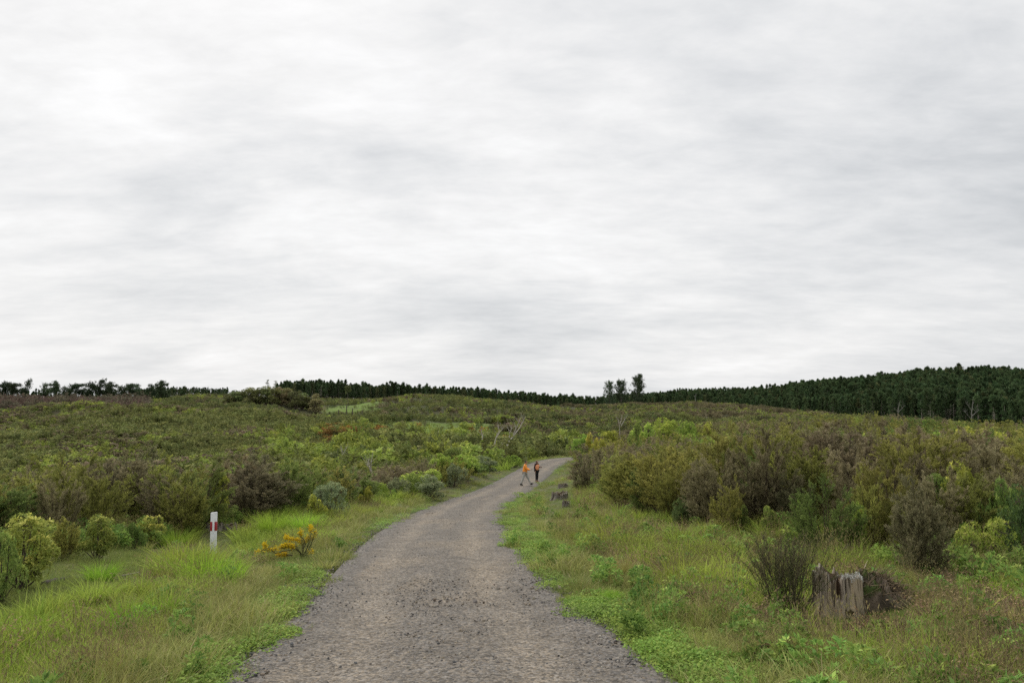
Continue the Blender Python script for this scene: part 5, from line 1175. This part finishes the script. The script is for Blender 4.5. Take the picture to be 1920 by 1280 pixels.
def hand(V, E, Rd, wi, pos, dirv, nrmv, sc=1.0, curl=.5, thumb=1):
    """palm and five separate fingers continuing from wrist vertex wi"""
    dirv = nrm(np.array(dirv, float)); nrmv = nrm(np.array(nrmv, float)); side = nrm(np.cross(dirv, nrmv)) * thumb
    pos = np.array(pos, float); V.append(pos + dirv * .05 * sc); Rd.append((.024 * sc, .016 * sc)); E.append((wi, len(V) - 1)); pm = len(V) - 1
    for k, (o, L) in enumerate(((-.027, .062), (-.009, .075), (.009, .070), (.026, .055))):
        p = V[pm] + dirv * .035 * sc - side * o * sc; V.append(p); Rd.append(.0095 * sc); E.append((pm, len(V) - 1)); dd = dirv
        for j in range(3):
            dd = nrm(dd + nrmv * curl * .55); p = p + dd * L * sc / 3; V.append(p); Rd.append((.009 - .0012 * j) * sc); E.append((len(V) - 2, len(V) - 1))
    p = V[pm] + side * .03 * sc; V.append(p); Rd.append(.011 * sc); E.append((pm, len(V) - 1)); dd = nrm(dirv * .7 + side * .7)
    for j in range(2): dd = nrm(dd + nrmv * curl * .3); p = p + dd * .028 * sc; V.append(p); Rd.append((.0105 - .0015 * j) * sc); E.append((len(V) - 2, len(V) - 1))
def person(loc, J, label, mats, face=(1, 0, 0), hands=(), hscale=1.0):
    """J: joint positions in metres. The body is one skinned surface from the pelvis"""
    e = link('person', None, loc=loc); names = ['pelvis', 'waist', 'chest', 'neck0', 'neck1', 'headc', 'headt', 'shl', 'ell', 'wrl', 'shr', 'elr', 'wrr', 'hipl', 'knl', 'anl', 'tol', 'hipr', 'knr', 'anr', 'tor']
    ed = [('pelvis', 'waist'), ('waist', 'chest'), ('chest', 'neck0'), ('neck0', 'neck1'), ('neck1', 'headc'), ('headc', 'headt'), ('chest', 'shl'), ('shl', 'ell'), ('ell', 'wrl'), ('chest', 'shr'), ('shr', 'elr'), ('elr', 'wrr'), ('pelvis', 'hipl'), ('hipl', 'knl'), ('knl', 'anl'), ('anl', 'tol'), ('pelvis', 'hipr'), ('hipr', 'knr'), ('knr', 'anr'), ('anr', 'tor')]
    rd = dict(pelvis=(.14, .11), waist=(.125, .1), chest=(.15, .11), neck0=.06, neck1=.052, headc=(.078, .092), headt=(.062, .075), shl=.06, ell=.043, wrl=.028, shr=.06, elr=.043, wrr=.028, hipl=.085, knl=.055, anl=.038, tol=.03, hipr=.085, knr=.055, anr=.038, tor=.03)
    V = [np.array(J[n_1], float) for n_1 in names]; E = [(names.index(a), names.index(b)) for a, b in ed]; Rd = [rd[n_1] for n_1 in names]
    for (w, dv, nv, cu, th_) in hands: hand(V, E, Rd, names.index(w), J[w], dv, nv, 1.0, cu, th_)
    skin_obj('body', V, E, Rd, mats['skin'], e)
    # face: nose, ears, eyes, mouth
    f = nrm(np.array(face, float)); hc = np.array(J['headc'], float) + [0, 0, .02]; sd = nrm(np.cross(f, [0, 0, 1.]))
    g = Geo(); g.tube_path([hc + f * .075 + [0, 0, .022], hc + f * .102 - [0, 0, .012], hc + f * .085 - [0, 0, .02]], [.008, .015, .012], (1, 1, 1), 8)
    for s_ in (-1, 1): g.tube_path([hc + sd * s_ * .074 + [0, 0, .025], hc + sd * s_ * .088 + [0, 0, .005], hc + sd * s_ * .076 - [0, 0, .022]], [.008, .014, .008], (1, 1, 1), 8)
    link('nose_and_ears', g.mesh('nose_and_ears', mats['skin'], True), e)
    g = Geo()
    for s_ in (-1, 1): g.tube_path([hc + f * .083 + sd * s_ * .042 + [0, 0, .024], hc + f * .088 + sd * s_ * .03 + [0, 0, .025], hc + f * .09 + sd * s_ * .018 + [0, 0, .023]], [.002, .006, .002], (0, 0, 0), 6)
    link('eyes', g.mesh('eyes', mats['dark'], True), e)
    g = Geo(); g.tube_path([hc + f * .074 + sd * .024 - [0, 0, .048], hc + f * .085 - [0, 0, .05], hc + f * .074 - sd * .024 - [0, 0, .048]], [.002, .006, .002], (0, 0, 0), 6); link('mouth', g.mesh('mouth', mats['lip'], True), e)
    return e, V
M_LIP = flat_mat('lips', (.35, .13, .12), .6, .05, 20)
def sk(name, e, J, keys, edges, rad, mat, off=(0, 0, 0), sub=2, extra=()):
    V = [np.array(J[k], float) + off for k in keys] + [np.array(x_, float) for x_ in extra]
    return skin_obj(name, V, edges, rad, mat, e, sub)
# walker
Ym = 48.6; pm = P(984, 755, Ym); zb = float(road_d(np.array([pm[0]]), np.array([Ym]))[1][0]) - .03
J = dict(pelvis=(.0, 0, .92), waist=(.0, 0, 1.08), chest=(.0, 0, 1.30), neck0=(.03, 0, 1.47), neck1=(.07, 0, 1.54), headc=(.10, 0, 1.63), headt=(.10, 0, 1.71), shl=(.0, -.19, 1.41), ell=(.13, -.24, 1.14), wrl=(.36, -.2, 1.13), shr=(.02, .19, 1.41), elr=(.14, .25, 1.15), wrr=(.34, .14, 1.1),
    hipl=(-.03, -.09, .88), knl=(-.13, -.1, .5), anl=(-.30, -.1, .12), tol=(-.13, -.1, .035), hipr=(.03, .09, .88), knr=(.22, .1, .5), anr=(.42, .1, .10), tor=(.60, .1, .15))
Mm = dict(skin=M_SKIN, dark=M_HAIR, lip=M_LIP)
e, V = person((pm[0], Ym, zb + .0), J, '', Mm, (1, 0, -.25), (('wrl', (1, .1, -.05), (0, .4, 1), .5, 1), ('wrr', (1, -.2, 0), (0, -.4, 1), .5, -1)))
tag(e, 'person in a bright orange jacket and pale trousers striding across the road', 'person', 'two people in orange on the road')
sk('jacket', e, J, ['chest', 'waist', 'pelvis', 'neck0', 'shl', 'ell', 'wrl', 'shr', 'elr', 'wrr'], [(0, 1), (1, 2), (0, 3), (0, 4), (4, 5), (5, 6), (0, 7), (7, 8), (8, 9), (2, 10)], [(.20, .17), (.185, .165), (.18, .165), .095, .10, .075, .055, .10, .075, .055, (.17, .16)], M_ORANGE, extra=[(-.06, 0, .82)])
sk('trousers', e, J, ['pelvis', 'hipl', 'knl', 'anl', 'hipr', 'knr', 'anr'], [(0, 1), (1, 2), (2, 3), (0, 4), (4, 5), (5, 6)], [(.15, .13), .105, .075, .06, .105, .075, .06], M_GREY)
sk('boot', e, J, ['anl', 'tol'], [(2, 0), (0, 1), (0, 3)], [.055, .042, .06, .045], M_BOOT, extra=[(-.29, -.1, .2), (-.33, -.1, .045)])
sk('boot', e, J, ['anr', 'tor'], [(2, 0), (0, 1), (0, 3)], [.055, .042, .06, .045], M_BOOT, extra=[(.40, .1, .2), (.42, .1, .04)])
sk('collar', e, J, ['neck0', 'neck1'], [(0, 1)], [.085, .08], M_MAROON); 
sk('hair', e, J, ['headt'], [(0, 1), (1, 2)], [(.09, .1), (.095, .1), .085], M_HAIR, off=(-.015, 0, .015), extra=[(.06, 0, 1.68), (.045, 0, 1.60)])
# standing person
Yw = 51.5; pw = P(1006, 755, Yw); zb = float(road_d(np.array([pw[0]]), np.array([Yw]))[1][0]) - .03
f3 = nrm(np.array([.75, -.66, 0])); s3 = np.array([-.66, -.75, 0])   # facing right and towards the camera; s3 = her right side
def bs(f_, s_, z): return tuple(f3 * f_ + s3 * s_ + np.array([0, 0, z]))
J = dict(pelvis=bs(0, 0, .86), waist=bs(0, 0, 1.0), chest=bs(.01, 0, 1.2), neck0=bs(.0, 0, 1.36), neck1=bs(.01, 0, 1.42), headc=bs(.03, 0, 1.50), headt=bs(.02, 0, 1.575), shl=bs(0, .17, 1.31), ell=bs(-.03, .23, 1.04), wrl=bs(.03, .2, .82), shr=bs(0, -.17, 1.31), elr=bs(.02, -.22, 1.06), wrr=bs(.24, -.13, 1.09),
    hipl=bs(0, .08, .82), knl=bs(.01, .08, .46), anl=bs(-.02, .07, .09), tol=bs(.12, .09, .03), hipr=bs(0, -.08, .82), knr=bs(.03, -.07, .46), anr=bs(.0, -.06, .09), tor=bs(.14, -.06, .03))
e, V = person((pw[0], Yw, zb), J, '', Mm, tuple(f3 + [0, 0, -.1]), (('wrl', (0, 0, -1), tuple(f3), .35, 1), ('wrr', tuple(f3), (0, 0, 1), .9, -1)))
tag(e, 'person in dark hooded top, salmon orange vest and black trousers, standing at the road edge', 'person', 'two people in orange on the road')
sk('hooded_top', e, J, ['chest', 'waist', 'pelvis', 'neck0', 'shl', 'ell', 'wrl', 'shr', 'elr', 'wrr', 'neck1'], [(0, 1), (1, 2), (0, 3), (0, 4), (4, 5), (5, 6), (0, 7), (7, 8), (8, 9), (3, 10)], [(.155, .125), (.145, .12), (.15, .125), .09, .075, .056, .042, .075, .056, .042, .085], M_MAROON)
sk('vest', e, J, ['chest', 'waist', 'pelvis', 'shl', 'shr'], [(0, 1), (1, 2), (0, 3), (0, 4)], [(.19, .17), (.185, .165), (.185, .165), (.10, .085), (.10, .085)], M_VEST, off=(.0, 0, .0), extra=[])
sk('trousers', e, J, ['pelvis', 'hipl', 'knl', 'anl', 'hipr', 'knr', 'anr'], [(0, 1), (1, 2), (2, 3), (0, 4), (4, 5), (5, 6)], [(.14, .12), .09, .065, .045, .09, .065, .045], M_BLACK)
for a_, b_ in (('anl', 'tol'), ('anr', 'tor')):
    sk('boot', e, J, [a_, b_], [(0, 1), (0, 2)], [.048, .036, .04], M_TANB, extra=[tuple(np.array(J[a_]) - f3 * .05 - [0, 0, .05])])
sk('hair', e, J, ['headt'], [(0, 1), (1, 2)], [(.088, .095), .09, .06], M_HAIR, off=(0, 0, .012), extra=[tuple(np.array(J['headc']) - f3 * .035), tuple(np.array(J['neck1']) - f3 * .06)])
ph_ = np.array(J['wrr']) + f3 * .13 + [0, 0, .02]
o = link('phone', prism(.075, .012, .15, 0, .003).mesh('phone', M_BLACK), loc=tuple(np.array([pw[0], Yw, zb]) + ph_ - [0, 0, .05]), rot=(R(-50), 0, R(50)))
tag(o, 'small dark phone held out in front by the person in the salmon vest', 'phone')

# ------------------------------------------------------------------ sky, light, camera
w = bpy.data.worlds.new('World'); SC.world = w; w.use_nodes = True; ns, ls = w.node_tree.nodes, w.node_tree.links; ns.clear()
out = ns.new('ShaderNodeOutputWorld'); bg = ns.new('ShaderNodeBackground'); bg.inputs['Strength'].default_value = .0536
sky = ns.new('ShaderNodeTexSky'); sky.sky_type = 'NISHITA'; sky.sun_disc = False; sky.sun_elevation = R(52); sky.sun_rotation = R(-32); sky.air_density = 1.4; sky.dust_density = 3
tc = ns.new('ShaderNodeTexCoord'); sep = ns.new('ShaderNodeSeparateXYZ'); ls.new(tc.outputs['Generated'], sep.inputs[0])
def math_(op, a, b=None, c=None):
    n = ns.new('ShaderNodeMath'); n.operation = op
    for i, q in enumerate((a, b, c)):
        if q is None: continue
        if isinstance(q, (int, float)): n.inputs[i].default_value = q
        else: ls.new(q, n.inputs[i])
    return n.outputs[0]
zc = math_('MAXIMUM', sep.outputs[2], 0.0); den = math_('ADD', zc, .20)
cx_ = math_('DIVIDE', sep.outputs[0], den); cy_ = math_('DIVIDE', sep.outputs[1], den)
cmb = ns.new('ShaderNodeCombineXYZ'); ls.new(cx_, cmb.inputs[0]); ls.new(cy_, cmb.inputs[1])
def cloud(scale, detail, rough, dist, loc=(0, 0, 0), sx=1.0, rz=0):
    mp = ns.new('ShaderNodeMapping'); mp.inputs['Location'].default_value = loc; mp.inputs['Scale'].default_value = (sx, 1, 1); mp.inputs['Rotation'].default_value = (0, 0, rz); ls.new(cmb.outputs[0], mp.inputs[0])
    n = ns.new('ShaderNodeTexNoise'); n.inputs['Scale'].default_value = scale; n.inputs['Detail'].default_value = detail; n.inputs['Roughness'].default_value = rough; n.inputs['Distortion'].default_value = dist; ls.new(mp.outputs[0], n.inputs['Vector']); return n.outputs[0]
c1 = cloud(.6, 4, .5, .5, (3.1, 1.7, 0), .9, .5); c2 = cloud(1.9, 7, .55, .5, (8.2, 4.4, 0), .8, .35); c3 = cloud(5.5, 7, .6, .35, (1, 2, 5), .6, .2)
s = math_('ADD', math_('MULTIPLY', math_('SUBTRACT', c1, .5), .88), math_('ADD', math_('MULTIPLY', math_('SUBTRACT', c2, .5), .38), math_('MULTIPLY', math_('SUBTRACT', c3, .5), .28)))
c4 = cloud(14.0, 6, .6, .2, (4, 1, 2), .5, .1); s = math_('ADD', s, math_('MULTIPLY', math_('SUBTRACT', c4, .5), .16))
s = math_('MULTIPLY', s, math_('ADD', .62, math_('MULTIPLY', math_('MINIMUM', zc, .3), 1.5)))
# the veil is thinner towards the hidden sun, upper left
sd_ = nrm(np.array([-.42, .62, .62])); vd = ns.new('ShaderNodeVectorMath'); vd.operation = 'DOT_PRODUCT'; ls.new(tc.outputs['Generated'], vd.inputs[0]); vd.inputs[1].default_value = tuple(sd_)
gl_ = math_('MULTIPLY', math_('POWER', math_('MAXIMUM', vd.outputs['Value'], 0), 5), .33)
hz_ = math_('MULTIPLY', math_('POWER', math_('SUBTRACT', 1, zc), 14), .05)
L_ = math_('ADD', math_('ADD', math_('ADD', s, .765), gl_), hz_); L_ = math_('MINIMUM', math_('MAXIMUM', L_, .6), 1.0)
cr = ns.new('ShaderNodeMix'); cr.data_type = 'RGBA'; cr.inputs[6].default_value = (.955, .99, 1.03, 1); cr.inputs[7].default_value = (1.0, 1.0, 1.0, 1)
mr = ns.new('ShaderNodeMapRange'); mr.inputs[1].default_value = .6; mr.inputs[2].default_value = .9; ls.new(L_, mr.inputs[0]); ls.new(mr.outputs[0], cr.inputs[0])
vs = ns.new('ShaderNodeVectorMath'); vs.operation = 'SCALE'; ls.new(cr.outputs[2], vs.inputs[0]); ls.new(math_('MULTIPLY', L_, 10.0), vs.inputs['Scale'])
mx = ns.new('ShaderNodeMix'); mx.data_type = 'RGBA'; mx.inputs[0].default_value = .96; ls.new(sky.outputs[0], mx.inputs[6]); ls.new(vs.outputs[0], mx.inputs[7])
ls.new(mx.outputs[2], bg.inputs['Color']); ls.new(bg.outputs[0], out.inputs[0])
sl = bpy.data.lights.new('sun', 'SUN'); sl.energy = 1.5; sl.angle = R(60); sl.color = (1, .97, .92); so = bpy.data.objects.new('sun', sl); COL.objects.link(so)
import mathutils
so.rotation_euler = mathutils.Vector((-.38, .60, .90)).to_track_quat('Z', 'Y').to_euler()
cam = bpy.data.cameras.new('camera'); co = bpy.data.objects.new('camera', cam); COL.objects.link(co); co.location = (0, 0, 0); co.rotation_euler = (R(90) + PITCH, 0, 0)
cam.lens = 24; cam.sensor_width = 36; cam.clip_end = 9000; cam.clip_start = .05; SC.camera = co
SC.view_settings.view_transform = 'Standard'; SC.view_settings.look = 'None'; SC.view_settings.exposure = .9; SC.view_settings.gamma = 1
SC.cycles.max_bounces = 5; SC.cycles.diffuse_bounces = 3; SC.cycles.transmission_bounces = 2; SC.cycles.caustics_reflective = False; SC.cycles.caustics_refractive = False
SC.cycles.use_denoising = False; SC.cycles.denoiser = 'OPENIMAGEDENOISE'; SC.cycles.denoising_input_passes = 'RGB_ALBEDO_NORMAL'; SC.cycles.denoising_prefilter = 'ACCURATE'
